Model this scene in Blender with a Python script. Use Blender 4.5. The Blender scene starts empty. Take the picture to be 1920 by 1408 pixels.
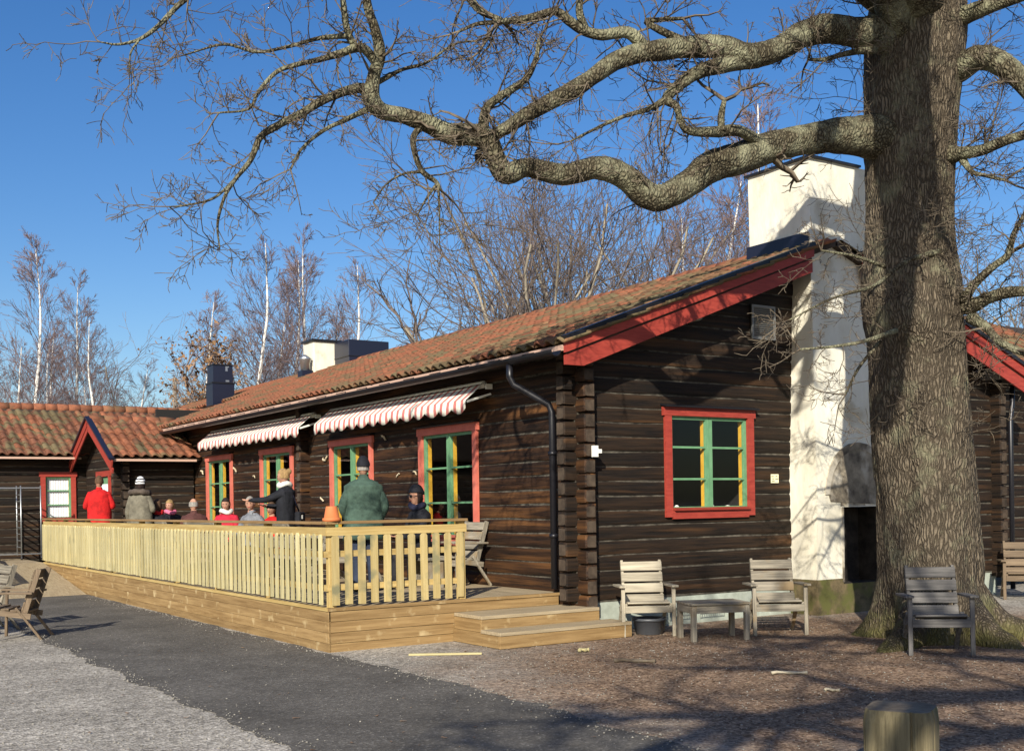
import bpy, bmesh, math, random
import numpy as np
from mathutils import Vector, Matrix, noise
S = bpy.context.scene
R = math.radians
rng = random.Random(7)
# ------------------------------------------------------------------ camera
F = 2150.; TH = R(33.4); ROLL = R(0.9); PP = (960., 943.)
C = np.array([-8.614, -11.58, 1.65])
FW = np.array([math.sin(TH), math.cos(TH), 0]); RT = np.array([math.cos(TH), -math.sin(TH), 0]); UP = np.array([0, 0, 1.])
cr, sr = math.cos(ROLL), math.sin(ROLL)
cd = bpy.data.cameras.new('camera'); cam = bpy.data.objects.new('camera', cd); S.collection.objects.link(cam)
cx = cr*RT - sr*UP; cy = sr*RT + cr*UP
cam.matrix_world = Matrix(((cx[0], cy[0], -FW[0], C[0]), (cx[1], cy[1], -FW[1], C[1]), (cx[2], cy[2], -FW[2], C[2]), (0, 0, 0, 1)))
cd.sensor_width = 36; cd.lens = 36*F/1920; cd.shift_y = 239/1920.; cd.clip_end = 3000; cd.clip_start = .1
S.camera = cam
# ------------------------------------------------------------------ sky, sun, exposure
SUN_AZ = 45.; SUN_EL = 27.          # light travels towards +X,+Y; azimuth measured from +Y towards +X
w = bpy.data.worlds.new('World'); S.world = w; w.use_nodes = True
nt = w.node_tree; bg = nt.nodes['Background']
sky = nt.nodes.new('ShaderNodeTexSky'); sky.sky_type = 'NISHITA'; sky.sun_disc = False
sky.sun_elevation = R(SUN_EL); sky.sun_rotation = R(180 + SUN_AZ); sky.air_density = 1.0; sky.dust_density = 1.0; sky.ozone_density = 3.0
hs = nt.nodes.new('ShaderNodeHueSaturation'); hs.inputs['Saturation'].default_value = 1.30; hs.inputs['Hue'].default_value = .509
nt.links.new(sky.outputs[0], hs.inputs['Color']); nt.links.new(hs.outputs[0], bg.inputs[0]); bg.inputs[1].default_value = 0.096
sl = bpy.data.lights.new('sun', 'SUN'); sl.energy = 5.0; sl.angle = R(.5); sl.color = (1, .93, .80)
so = bpy.data.objects.new('sun', sl); S.collection.objects.link(so)
so.rotation_euler = (R(90 - SUN_EL), 0, R(-SUN_AZ))
so.location = (-20, -20, 30)
S.view_settings.view_transform = 'Standard'; S.view_settings.look = 'None'; S.view_settings.exposure = 0.46; S.view_settings.gamma = 1
S.render.engine = 'CYCLES'

# ------------------------------------------------------------------ pixel helpers (photograph pixels -> points at real distances)
def ray(px, py):
    x = px-PP[0]; y = PP[1]-py
    return FW + RT*((x*cr+y*sr)/F) + UP*((-x*sr+y*cr)/F)
def onz(px, py, z=0): d = ray(px, py); return C + d*(z-C[2])/d[2]
def onx(px, py, X=0): d = ray(px, py); return C + d*(X-C[0])/d[0]
def ony(px, py, Y=0): d = ray(px, py); return C + d*(Y-C[1])/d[1]
def dep(px, py, D): return C + ray(px, py)*D

# ------------------------------------------------------------------ materials
MATS = {}
def newmat(name):
    m = bpy.data.materials.new(name); m.use_nodes = True; MATS[name] = m
    return m, m.node_tree, m.node_tree.nodes['Principled BSDF']
def N(t, typ, **k):
    n = t.nodes.new(typ)
    for a, v in k.items(): setattr(n, a, v)
    return n
def noisy(name, c1, c2, scale=8, stretch=(1, 1, 1), rough=.8, bump=.3, detail=6, c3=None, s3=3., t3=.6, rand=.25, bdist=.01, spec=.3, ramp=(.35, .68), bscale=None, drift=False):
    """noise-mixed colour, with per-object tone and optional patches of a third colour"""
    m, t, b = newmat(name)
    tc = N(t, 'ShaderNodeTexCoord'); oi = N(t, 'ShaderNodeObjectInfo')
    add = N(t, 'ShaderNodeVectorMath', operation='ADD'); sc = N(t, 'ShaderNodeVectorMath', operation='SCALE')
    cmb = N(t, 'ShaderNodeCombineXYZ')
    for i in range(3): t.links.new(oi.outputs['Random'], cmb.inputs[i])
    t.links.new(cmb.outputs[0], sc.inputs[0]); sc.inputs['Scale'].default_value = 37.
    t.links.new(tc.outputs['Object'], add.inputs[0]); t.links.new(sc.outputs[0], add.inputs[1])
    mp = N(t, 'ShaderNodeMapping'); mp.inputs['Scale'].default_value = stretch
    t.links.new(add.outputs[0], mp.inputs[0])
    n1 = N(t, 'ShaderNodeTexNoise'); n1.inputs['Scale'].default_value = scale; n1.inputs['Detail'].default_value = detail; n1.inputs['Roughness'].default_value = .65
    t.links.new(mp.outputs[0], n1.inputs['Vector'])
    rp = N(t, 'ShaderNodeValToRGB'); rp.color_ramp.elements[0].position = ramp[0]; rp.color_ramp.elements[1].position = ramp[1]
    rp.color_ramp.elements[0].color = (*c1, 1); rp.color_ramp.elements[1].color = (*c2, 1)
    t.links.new(n1.outputs[0], rp.inputs[0]); col = rp.outputs[0]
    if c3:
        n3 = N(t, 'ShaderNodeTexNoise'); n3.inputs['Scale'].default_value = s3; n3.inputs['Detail'].default_value = 5
        t.links.new(N(t, 'ShaderNodeNewGeometry').outputs['Position'] if drift else mp.outputs[0] if name.startswith('log') else add.outputs[0], n3.inputs['Vector'])
        r3 = N(t, 'ShaderNodeValToRGB'); r3.color_ramp.elements[0].position = t3-.06; r3.color_ramp.elements[1].position = t3+.06
        t.links.new(n3.outputs[0], r3.inputs[0])
        mx = N(t, 'ShaderNodeMix', data_type='RGBA'); t.links.new(r3.outputs[0], mx.inputs[0]); t.links.new(col, mx.inputs[6]); mx.inputs[7].default_value = (*c3, 1)
        col = mx.outputs[2]
    if rand:
        mr = N(t, 'ShaderNodeMapRange'); mr.inputs[3].default_value = 1-rand; mr.inputs[4].default_value = 1+rand
        t.links.new(oi.outputs['Random'], mr.inputs[0])
        ml = N(t, 'ShaderNodeVectorMath', operation='SCALE'); t.links.new(col, ml.inputs[0]); t.links.new(mr.outputs[0], ml.inputs['Scale']); col = ml.outputs[0]
    t.links.new(col, b.inputs['Base Color'])
    b.inputs['Roughness'].default_value = rough; b.inputs['Specular IOR Level'].default_value = spec
    if bump:
        bp = N(t, 'ShaderNodeBump'); bp.inputs['Strength'].default_value = bump; bp.inputs['Distance'].default_value = bdist
        src = n1.outputs[0]
        if bscale:
            n4 = N(t, 'ShaderNodeTexNoise'); n4.inputs['Scale'].default_value = bscale; n4.inputs['Detail'].default_value = 5
            t.links.new(mp.outputs[0], n4.inputs['Vector']); src = n4.outputs[0]
        t.links.new(src, bp.inputs['Height']); t.links.new(bp.outputs[0], b.inputs['Normal'])
    return m
def plain(name, c, rough=.5, metal=0, spec=.5):
    m, t, b = newmat(name); b.inputs['Base Color'].default_value = (*c, 1); b.inputs['Roughness'].default_value = rough
    b.inputs['Metallic'].default_value = metal; b.inputs['Specular IOR Level'].default_value = spec
    return m
G = (.5, 9, 9)   # grain along local x
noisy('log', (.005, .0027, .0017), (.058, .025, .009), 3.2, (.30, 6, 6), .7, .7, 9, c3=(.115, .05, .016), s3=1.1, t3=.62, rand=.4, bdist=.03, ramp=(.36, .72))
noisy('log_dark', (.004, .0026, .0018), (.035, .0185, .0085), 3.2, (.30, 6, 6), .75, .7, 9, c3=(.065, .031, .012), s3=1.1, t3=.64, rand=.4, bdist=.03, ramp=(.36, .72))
noisy('log_end', (.03, .021, .015), (.09, .065, .045), 6, (1, 1, 1), .9, .5, 6, rand=.2)
noisy('chinking', (.02, .017, .013), (.13, .115, .09), 14, (.5, 1, 1), .95, .6, 6, rand=0)
noisy('purlin', (.12, .105, .085), (.30, .28, .24), 12, (1, 1, 1), .9, .3)
for ax_ in range(3): noisy('picket_'+'xyz'[ax_], (.37, .315, .15), (.55, .49, .28), 3, tuple(.45 if i == ax_ else 9 for i in range(3)), .75, .2, 6, c3=(.30, .27, .15), s3=2.4, t3=.66, rand=.16, bdist=.004)
for ax_ in range(3): noisy('picket_end_'+'xyz'[ax_], (.36, .27, .11), (.50, .40, .19), 3, tuple(.45 if i == ax_ else 9 for i in range(3)), .75, .2, 6, c3=(.22, .20, .11), s3=3.4, t3=.62, rand=.14, bdist=.004)
for ax_ in range(3): noisy('rail_wood_'+'xyz'[ax_], (.34, .23, .08), (.50, .38, .16), 3, tuple(.45 if i == ax_ else 9 for i in range(3)), .75, .2, 6, rand=.1, bdist=.004)
for ax_ in range(3): noisy('handrail_'+'xyz'[ax_], (.20, .12, .05), (.36, .23, .10), 3, tuple(.45 if i == ax_ else 9 for i in range(3)), .7, .2, 6, rand=.1, bdist=.004)
for ax_ in range(3): noisy('fascia_'+'xyz'[ax_], (.19, .115, .045), (.34, .225, .10), 2.5, tuple(.45 if i == ax_ else 9 for i in range(3)), .7, .2, 6, c3=(.45, .34, .18), s3=5., t3=.66, rand=.14, bdist=.004)
for ax_ in range(3): noisy('decking_'+'xyz'[ax_], (.26, .20, .12), (.42, .34, .22), 4, tuple(.45 if i == ax_ else 9 for i in range(3)), .85, .2, 6, rand=.12, bdist=.004)
for ax_ in range(3): noisy('old_wood_'+'xyz'[ax_], (.13, .115, .09), (.34, .30, .23), 4, tuple(.45 if i == ax_ else 9 for i in range(3)), .85, .3, 6, c3=(.22, .16, .09), s3=2.5, t3=.62, rand=.16, bdist=.004)
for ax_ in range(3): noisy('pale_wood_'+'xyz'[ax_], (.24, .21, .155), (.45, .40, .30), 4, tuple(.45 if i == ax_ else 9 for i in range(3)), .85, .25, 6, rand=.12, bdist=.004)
for ax_ in range(3): noisy('shaded_wood_'+'xyz'[ax_], (.065, .062, .060), (.17, .16, .15), 4, tuple(.45 if i == ax_ else 9 for i in range(3)), .85, .3, 6, rand=.15, bdist=.004)  # grey wood with the shade on the oak-side armchair put into its colour
for ax_ in range(3): noisy('brown_wood_'+'xyz'[ax_], (.10, .07, .045), (.21, .155, .10), 4, tuple(.45 if i == ax_ else 9 for i in range(3)), .8, .3, 6, rand=.15, bdist=.004)
noisy('red_paint', (.26, .034, .024), (.36, .054, .036), 5, (1, 6, 6), .55, .1, 4, rand=.06, bdist=.003)
noisy('pink_paint', (.50, .12, .085), (.60, .17, .12), 5, (1, 1, 1), .55, .1, 4, rand=.05, bdist=.003)
noisy('green_paint', (.10, .235, .12), (.15, .31, .165), 6, (1, 1, 1), .5, .1, 4, rand=.05, bdist=.003)
noisy('yellow_paint', (.55, .31, .03), (.68, .42, .05), 6, (1, 1, 1), .5, .05, 4, rand=.05)
noisy('tile', (.155, .058, .032), (.265, .10, .05), 9, (1, 1, 1), .9, .4, 6, c3=(.12, .08, .042), s3=1.6, t3=.56, rand=.24, bdist=.006, drift=True)
noisy('tile_mossy', (.10, .055, .03), (.20, .105, .053), 9, (1, 1, 1), .95, .6, 6, c3=(.12, .095, .05), s3=1.9, t3=.49, rand=.30, bdist=.006, drift=True)
noisy('tile_wing', (.10, .04, .025), (.19, .08, .045), 9, (1, 1, 1), .9, .6, 6, c3=(.115, .09, .048), s3=2.2, t3=.50, rand=.28, bdist=.006, drift=True)
noisy('plaster', (.62, .575, .45), (.80, .77, .66), 1.9, (1, 1, .45), .92, .45, 10, c3=(.50, .44, .32), s3=1.7, t3=.645, rand=0, bdist=.035, bscale=6)
noisy('soot', (.08, .066, .05), (.34, .29, .21), 3.5, (1, 1, 1), .95, .5, 8, c3=(.46, .42, .34), s3=2.4, t3=.55, rand=0)
noisy('soot_black', (.012, .010, .009), (.05, .042, .034), 5, (1, 1, 1), .95, .4, 6, rand=0)
noisy('mossy_base', (.06, .05, .025), (.20, .15, .08), 5, (1, 1, 1), .95, .5, 6, c3=(.10, .10, .03), s3=3, t3=.55, rand=0)
noisy('concrete', (.30, .33, .28), (.42, .46, .40), 6, (1, 1, 1), .9, .2, 5, rand=0)
noisy('curl', (.42, .34, .22), (.62, .53, .38), 9, (1, 1, 1), .8, .1, 4, rand=.1)
noisy('roof_board', (.03, .022, .016), (.07, .05, .035), 5, (1, 1, 1), .9, .2, 4)
plain('black_metal', (.012, .012, .016), .38, .2); plain('blue_metal', (.014, .017, .035), .35, .2)
plain('grey_metal', (.45, .47, .48), .4, .85); plain('vent_paint', (.20, .205, .20), .6); plain('white_paint', (.78, .77, .70), .6)
plain('drip', (.50, .33, .25), .6); plain('dark_inside', (.01, .009, .008), .9)
plain('curtain', (.72, .73, .76), .9); plain('terracotta', (.55, .16, .05), .7); plain('bucket', (.06, .065, .075), .45)
plain('pot_black', (.02, .02, .025), .5); plain('sign_paper', (.80, .76, .50), .7); plain('ink', (.10, .09, .03), .8)
plain('end_grain', (.33, .27, .17), .85)
for nm, c in dict(skin=(.43, .23, .155), red_cloth=(.52, .012, .012), parka=(.17, .155, .115), fur=(.09, .07, .055), black_cloth=(.012, .013, .018), brown_cloth=(.09, .035, .03),
                  crimson=(.50, .02, .045), grey_cloth=(.20, .21, .23), green_cloth=(.055, .095, .072), navy=(.02, .022, .05), denim=(.03, .04, .07), dark_trouser=(.025, .025, .03),
                  hair_brown=(.10, .055, .03), hair_dark=(.025, .014, .012), hair_blond=(.33, .21, .09), hair_grey=(.30, .28, .25), pink=(.75, .18, .30), white_cloth=(.75, .73, .66), shoe=(.03, .025, .02), lens=(.01, .01, .012), lip=(.35, .08, .07)).items():
    noisy(nm, tuple(x*.62 for x in c), tuple(min(1, x*1.18) for x in c), 9 if 'hair' not in nm else 30, (1, 1, 1) if 'hair' not in nm else (1, 1, .3), .45 if nm == 'lens' else .85, .8, 6, rand=0, bdist=.02)
# striped things
def striped(name, ca, cb, period, axis=0, duty=.5, wob=0.):
    m, t, b = newmat(name); tc = N(t, 'ShaderNodeTexCoord'); sp = N(t, 'ShaderNodeSeparateXYZ'); src = tc.outputs['Object']
    if wob:
        nz = N(t, 'ShaderNodeTexNoise'); nz.inputs['Scale'].default_value = 9; t.links.new(src, nz.inputs['Vector'])
        va = N(t, 'ShaderNodeVectorMath', operation='MULTIPLY_ADD'); t.links.new(nz.outputs['Color'], va.inputs[0]); va.inputs[1].default_value = (wob,)*3; t.links.new(src, va.inputs[2]); src = va.outputs[0]
    t.links.new(src, sp.inputs[0])
    md = N(t, 'ShaderNodeMath', operation='PINGPONG'); md.inputs[1].default_value = period/2; t.links.new(sp.outputs[axis], md.inputs[0])
    gt = N(t, 'ShaderNodeMath', operation='GREATER_THAN'); gt.inputs[1].default_value = period/2*duty; t.links.new(md.outputs[0], gt.inputs[0])
    mx = N(t, 'ShaderNodeMix', data_type='RGBA'); mx.inputs[6].default_value = (*ca, 1); mx.inputs[7].default_value = (*cb, 1)
    t.links.new(gt.outputs[0], mx.inputs[0]); t.links.new(mx.outputs[2], b.inputs['Base Color']); b.inputs['Roughness'].default_value = .85
striped('awning_cloth', (.80, .77, .66), (.52, .17, .15), .19, 1, .60)
striped('hat_stripe', (.78, .78, .78), (.015, .015, .02), .055, 2, .55, .05)
# glass: lets light through, mirrors by angle
m, t, b = newmat('glass'); t.nodes.remove(b)
lw_ = N(t, 'ShaderNodeLayerWeight'); pw_ = N(t, 'ShaderNodeMath', operation='POWER'); t.links.new(lw_.outputs['Facing'], pw_.inputs[0]); pw_.inputs[1].default_value = 4.
fr = N(t, 'ShaderNodeMath', operation='MULTIPLY_ADD'); t.links.new(pw_.outputs[0], fr.inputs[0]); fr.inputs[1].default_value = .5; fr.inputs[2].default_value = .02
tr = N(t, 'ShaderNodeBsdfTransparent'); gl = N(t, 'ShaderNodeBsdfGlossy'); gl.inputs['Roughness'].default_value = .02
ms = N(t, 'ShaderNodeMixShader'); t.links.new(fr.outputs[0], ms.inputs[0]); t.links.new(tr.outputs[0], ms.inputs[1]); t.links.new(gl.outputs[0], ms.inputs[2])
t.links.new(ms.outputs[0], t.nodes['Material Output'].inputs[0])
# bark
def bark(name, c1, c2, c3, sc, ridge, zs=.22, lich=.6):
    m, t, b = newmat(name); tc = N(t, 'ShaderNodeTexCoord')
    nz = N(t, 'ShaderNodeTexNoise'); nz.inputs['Scale'].default_value = 5; nz.inputs['Detail'].default_value = 4
    t.links.new(tc.outputs['Object'], nz.inputs['Vector'])
    va = N(t, 'ShaderNodeVectorMath', operation='MULTIPLY_ADD'); t.links.new(nz.outputs['Color'], va.inputs[0]); va.inputs[1].default_value = (.12, .12, .12); t.links.new(tc.outputs['Object'], va.inputs[2])
    mp = N(t, 'ShaderNodeMapping'); mp.inputs['Scale'].default_value = (1, 1, zs); t.links.new(va.outputs[0], mp.inputs[0])
    vo = N(t, 'ShaderNodeTexVoronoi', feature='DISTANCE_TO_EDGE'); vo.inputs['Scale'].default_value = sc; t.links.new(mp.outputs[0], vo.inputs['Vector'])
    rp = N(t, 'ShaderNodeValToRGB'); rp.color_ramp.elements[0].position = .02; rp.color_ramp.elements[1].position = .26
    rp.color_ramp.elements[0].color = (*c1, 1); rp.color_ramp.elements[1].color = (*c2, 1); t.links.new(vo.outputs[0], rp.inputs[0])
    n2 = N(t, 'ShaderNodeTexNoise'); n2.inputs['Scale'].default_value = 3.2; n2.inputs['Detail'].default_value = 8; n2.inputs['Roughness'].default_value = .7; t.links.new(tc.outputs['Object'], n2.inputs['Vector'])
    r2 = N(t, 'ShaderNodeValToRGB'); r2.color_ramp.elements[0].position = lich-.08; r2.color_ramp.elements[1].position = lich+.08; t.links.new(n2.outputs[0], r2.inputs[0])
    mx = N(t, 'ShaderNodeMix', data_type='RGBA'); t.links.new(r2.outputs[0], mx.inputs[0]); t.links.new(rp.outputs[0], mx.inputs[6]); mx.inputs[7].default_value = (*c3, 1)
    colr = mx.outputs[2]
    if name == 'oak_bark':      # yellow-green moss growing up from the roots
        sx = N(t, 'ShaderNodeSeparateXYZ'); t.links.new(tc.outputs['Object'], sx.inputs[0])
        mm = N(t, 'ShaderNodeMath', operation='MULTIPLY_ADD'); t.links.new(n2.outputs[0], mm.inputs[0]); mm.inputs[1].default_value = -1.9; t.links.new(sx.outputs[2], mm.inputs[2])
        mr = N(t, 'ShaderNodeMapRange'); mr.inputs[1].default_value = -1.05; mr.inputs[2].default_value = -.6; mr.inputs[3].default_value = .75; mr.inputs[4].default_value = 0; t.links.new(mm.outputs[0], mr.inputs[0])
        m9 = N(t, 'ShaderNodeMix', data_type='RGBA'); t.links.new(mr.outputs[0], m9.inputs[0]); t.links.new(colr, m9.inputs[6]); m9.inputs[7].default_value = (.115, .105, .03, 1); colr = m9.outputs[2]
    t.links.new(colr, b.inputs['Base Color']); b.inputs['Roughness'].default_value = .95; b.inputs['Specular IOR Level'].default_value = .15
    n5 = N(t, 'ShaderNodeTexNoise'); n5.inputs['Scale'].default_value = 40; n5.inputs['Detail'].default_value = 5; t.links.new(tc.outputs['Object'], n5.inputs['Vector'])
    sq = N(t, 'ShaderNodeMath', operation='MINIMUM'); sq.inputs[1].default_value = .3; t.links.new(vo.outputs[0], sq.inputs[0])
    ad = N(t, 'ShaderNodeMath', operation='MULTIPLY_ADD'); t.links.new(n5.outputs[0], ad.inputs[0]); ad.inputs[1].default_value = .12; t.links.new(sq.outputs[0], ad.inputs[2])
    bp = N(t, 'ShaderNodeBump'); bp.inputs['Strength'].default_value = .9; bp.inputs['Distance'].default_value = ridge; t.links.new(ad.outputs[0], bp.inputs['Height']); t.links.new(bp.outputs[0], b.inputs['Normal'])
bark('oak_bark', (.055, .043, .030), (.165, .134, .095), (.18, .17, .11), 34, .07, .15, .60)
bark('limb_bark', (.035, .028, .017), (.15, .13, .085), (.25, .245, .16), 30, .06, .5, .55)
noisy('twig', (.07, .052, .036), (.19, .155, .11), 6, (1, 1, 1), .9, 0, 3, rand=0)
noisy('birch_bark', (.60, .57, .52), (.80, .78, .72), 3, (1, 1, .5), .8, .1, 5, c3=(.06, .05, .045), s3=2.6, t3=.66, rand=.1)
noisy('birch_twig', (.13, .09, .09), (.24, .175, .165), 3, (1, 1, 1), .9, 0, 2, rand=.15)
noisy('far_bark', (.15, .125, .095), (.32, .28, .21), 3, (1, 1, 1), .95, 0, 4, rand=.15)
noisy('far_twig', (.11, .085, .075), (.22, .175, .15), 3, (1, 1, 1), .95, 0, 3, rand=.15)
noisy('dead_leaf', (.20, .11, .05), (.34, .20, .10), 3, (1, 1, 1), .8, 0, 2, rand=.1)
# ground materials
def groundmat(name, cols, fine, coarse=None, cc=None, bump=.6, bd=.012):
    m, t, b = newmat(name); tc = N(t, 'ShaderNodeTexCoord')
    vo = N(t, 'ShaderNodeTexVoronoi'); vo.inputs['Scale'].default_value = fine; t.links.new(tc.outputs['Object'], vo.inputs['Vector'])
    rp = N(t, 'ShaderNodeValToRGB'); e = rp.color_ramp.elements
    for i, (p, c) in enumerate(cols):
        el = e[i] if i < 2 else e.new(p)
        el.position = p; el.color = (*c, 1)
    sp = N(t, 'ShaderNodeSeparateColor'); t.links.new(vo.outputs['Color'], sp.inputs[0]); t.links.new(sp.outputs[0], rp.inputs[0]); col = rp.outputs[0]
    n1 = N(t, 'ShaderNodeTexNoise'); n1.inputs['Scale'].default_value = .9; n1.inputs['Detail'].default_value = 9; n1.inputs['Roughness'].default_value = .7; t.links.new(tc.outputs['Object'], n1.inputs['Vector'])
    mr = N(t, 'ShaderNodeMapRange'); mr.inputs[1].default_value = .3; mr.inputs[2].default_value = .7; mr.inputs[3].default_value = .62; mr.inputs[4].default_value = 1.3; t.links.new(n1.outputs[0], mr.inputs[0])
    nm_ = N(t, 'ShaderNodeTexNoise'); nm_.inputs['Scale'].default_value = 11; nm_.inputs['Detail'].default_value = 6; nm_.inputs['Roughness'].default_value = .75; t.links.new(tc.outputs['Object'], nm_.inputs['Vector'])
    mq = N(t, 'ShaderNodeMapRange'); mq.inputs[1].default_value = .3; mq.inputs[2].default_value = .7; mq.inputs[3].default_value = .55; mq.inputs[4].default_value = 1.45; t.links.new(nm_.outputs[0], mq.inputs[0])
    if coarse is None: mq.inputs[3].default_value = .8; mq.inputs[4].default_value = 1.2
    mk = N(t, 'ShaderNodeMath', operation='MULTIPLY'); t.links.new(mr.outputs[0], mk.inputs[0]); t.links.new(mq.outputs[0], mk.inputs[1])
    if coarse: pass
    ml = N(t, 'ShaderNodeVectorMath', operation='SCALE'); t.links.new(col, ml.inputs[0]); t.links.new(mk.outputs[0], ml.inputs['Scale']); col = ml.outputs[0]
    if coarse:
        # leaf litter under the oak: a patch with a shape of its own
        pos = N(t, 'ShaderNodeVectorMath', operation='DISTANCE'); t.links.new(tc.outputs['Object'], pos.inputs[0]); pos.inputs[1].default_value = coarse
        n2 = N(t, 'ShaderNodeTexNoise'); n2.inputs['Scale'].default_value = 1.1; n2.inputs['Detail'].default_value = 8; n2.inputs['Roughness'].default_value = .7; t.links.new(tc.outputs['Object'], n2.inputs['Vector'])
        ma = N(t, 'ShaderNodeMath', operation='MULTIPLY_ADD'); t.links.new(n2.outputs[0], ma.inputs[0]); ma.inputs[1].default_value = 3.4; t.links.new(pos.outputs['Value'], ma.inputs[2])
        m2 = N(t, 'ShaderNodeMapRange'); m2.inputs[1].default_value = 6.0; m2.inputs[2].default_value = 8.2; m2.inputs[3].default_value = 1; m2.inputs[4].default_value = 0; t.links.new(ma.outputs[0], m2.inputs[0])
        r2 = N(t, 'ShaderNodeValToRGB'); r2.color_ramp.elements[0].color = (*cc[0], 1); r2.color_ramp.elements[1].color = (*cc[1], 1); t.links.new(sp.outputs[1], r2.inputs[0])
        mx = N(t, 'ShaderNodeMix', data_type='RGBA'); t.links.new(m2.outputs[0], mx.inputs[0]); t.links.new(col, mx.inputs[6]); m3 = N(t, 'ShaderNodeVectorMath', operation='SCALE'); t.links.new(r2.outputs[0], m3.inputs[0]); t.links.new(mk.outputs[0], m3.inputs['Scale'])
        t.links.new(m3.outputs[0], mx.inputs[7]); col = mx.outputs[2]
    t.links.new(col, b.inputs['Base Color']); b.inputs['Roughness'].default_value = .95; b.inputs['Specular IOR Level'].default_value = .2
    bp = N(t, 'ShaderNodeBump'); bp.inputs['Strength'].default_value = bump; bp.inputs['Distance'].default_value = bd
    ad = N(t, 'ShaderNodeMath', operation='MULTIPLY_ADD'); t.links.new(n1.outputs[0], ad.inputs[0]); ad.inputs[1].default_value = 2.; t.links.new(vo.outputs['Distance'], ad.inputs[2])
    t.links.new(ad.outputs[0], bp.inputs['Height']); t.links.new(bp.outputs[0], b.inputs['Normal'])
groundmat('gravel', [(0, (.18, .163, .138)), (1, (.50, .46, .395)), (.5, (.33, .30, .255))], 48, (1.6, -5.0, 0), ((.085, .048, .030), (.36, .25, .165)))
groundmat('asphalt', [(0, (.08, .073, .064)), (1, (.22, .205, .18)), (.9, (.13, .12, .106))], 60, bump=.5, bd=.008)

# ------------------------------------------------------------------ mesh helpers
WOOD = {'handrail', 'picket', 'decking', 'rail_wood', 'picket_end', 'shaded_wood', 'pale_wood', 'brown_wood', 'fascia', 'old_wood'}
COL = S.collection
class MB:
    def __init__(s): s.v = []; s.f = []; s.mi = []
    def add(s, vs, fs, mi=0):
        o = len(s.v); s.v += [tuple(v) for v in vs]; s.f += [tuple(i+o for i in f) for f in fs]; s.mi += [mi]*len(fs); return s
    def box(s, c, d, M=None, mi=0, ch=0.):
        x, y, z = d[0]/2, d[1]/2, d[2]/2
        if ch:      # chamfered box: 24 vertices
            bm = bmesh.new(); bmesh.ops.create_cube(bm, size=1, matrix=Matrix.Diagonal((*d, 1)))
            bmesh.ops.bevel(bm, geom=bm.edges[:], offset=ch, segments=1, affect='EDGES')
            vs = [v.co.copy() for v in bm.verts]; fs = [[v.index for v in f.verts] for f in bm.faces]; bm.free()
        else:
            vs = [Vector((a*x, b*y, e*z)) for a in (-1, 1) for b in (-1, 1) for e in (-1, 1)]
            fs = [(0, 1, 3, 2), (4, 6, 7, 5), (0, 4, 5, 1), (2, 3, 7, 6), (0, 2, 6, 4), (1, 5, 7, 3)]
        c = Vector(c)
        return s.add([c + (M @ v if M else v) for v in vs], fs, mi)
    def bar(s, a, b, w_, h_, up=(0, 0, 1), ch=0., mi=0):
        a = Vector(a); b = Vector(b); x = (b-a).normalized(); y = Vector(up).cross(x)
        if y.length < 1e-4: y = Vector((0, 1, 0)).cross(x)
        y.normalize(); z = x.cross(y)
        M = Matrix((x, y, z)).transposed()
        return s.box((a+b)/2, ((b-a).length, w_, h_), M, mi, ch)
    def tube(s, pts, rad, k=10, cap=True, mi=0, jit=None):
        pts = [Vector(p) for p in pts]; n = len(pts)
        if not hasattr(rad, '__len__'): rad = [rad]*n
        t0 = (pts[1]-pts[0]).normalized(); ref = Vector((0, 0, 1)) if abs(t0.z) < .9 else Vector((1, 0, 0))
        nx = t0.cross(ref).normalized(); vs = []
        for i in range(n):
            t_ = (pts[min(i+1, n-1)]-pts[max(i-1, 0)]).normalized()
            nx = (nx - t_*nx.dot(t_)).normalized(); ny = t_.cross(nx)
            for j in range(k):
                a = 2*math.pi*j/k; d = nx*math.cos(a)+ny*math.sin(a); r = rad[i]
                p = pts[i]+d*r
                if jit: p = pts[i]+d*(r*(1+jit(p)))
                vs.append(p)
        fs = [(i*k+j, i*k+(j+1) % k, (i+1)*k+(j+1) % k, (i+1)*k+j) for i in range(n-1) for j in range(k)]
        if cap: fs += [tuple(range(k-1, -1, -1)), tuple((n-1)*k+j for j in range(k))]
        return s.add(vs, fs, mi)
    def lathe(s, prof, k=20, c=(0, 0, 0), mi=0, sq=(1, 1)):
        vs = [(c[0]+r*math.cos(2*math.pi*j/k)*sq[0], c[1]+r*math.sin(2*math.pi*j/k)*sq[1], c[2]+z) for r, z in prof for j in range(k)]
        n = len(prof)
        fs = [(i*k+j, i*k+(j+1) % k, (i+1)*k+(j+1) % k, (i+1)*k+j) for i in range(n-1) for j in range(k)]
        fs += [tuple(range(k-1, -1, -1)), tuple((n-1)*k+j for j in range(k))]
        return s.add(vs, fs, mi)
    def mesh(s, name, mats):
        me = bpy.data.meshes.new(name); me.from_pydata(s.v, [], s.f)
        ext_ = np.ptp(np.array(s.v), axis=0)
        for mt in (mats if isinstance(mats, (list, tuple)) else [mats]): me.materials.append(MATS[mt+'_'+'xyz'[int(ext_.argmax())] if mt in WOOD else mt])
        if len(set(s.mi)) > 1: me.polygons.foreach_set('material_index', s.mi)
        me.update(); return me
    def build(s, name, mats, parent=None, smooth=False, M=None):
        return link(name, s.mesh(name, mats), parent, M, smooth)
def link(name, me, parent=None, M=None, smooth=False):
    o = bpy.data.objects.new(name, me); COL.objects.link(o)
    if parent: o.parent = parent
    if M is not None: o.matrix_basis = M
    if smooth: me.polygons.foreach_set('use_smooth', [True]*len(me.polygons))
    return o
def tag(o, label, cat, group=None, kind=None):
    if label: o['label'] = label
    if cat: o['category'] = cat
    if group: o['group'] = group
    if kind: o['kind'] = kind
    return o
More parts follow.
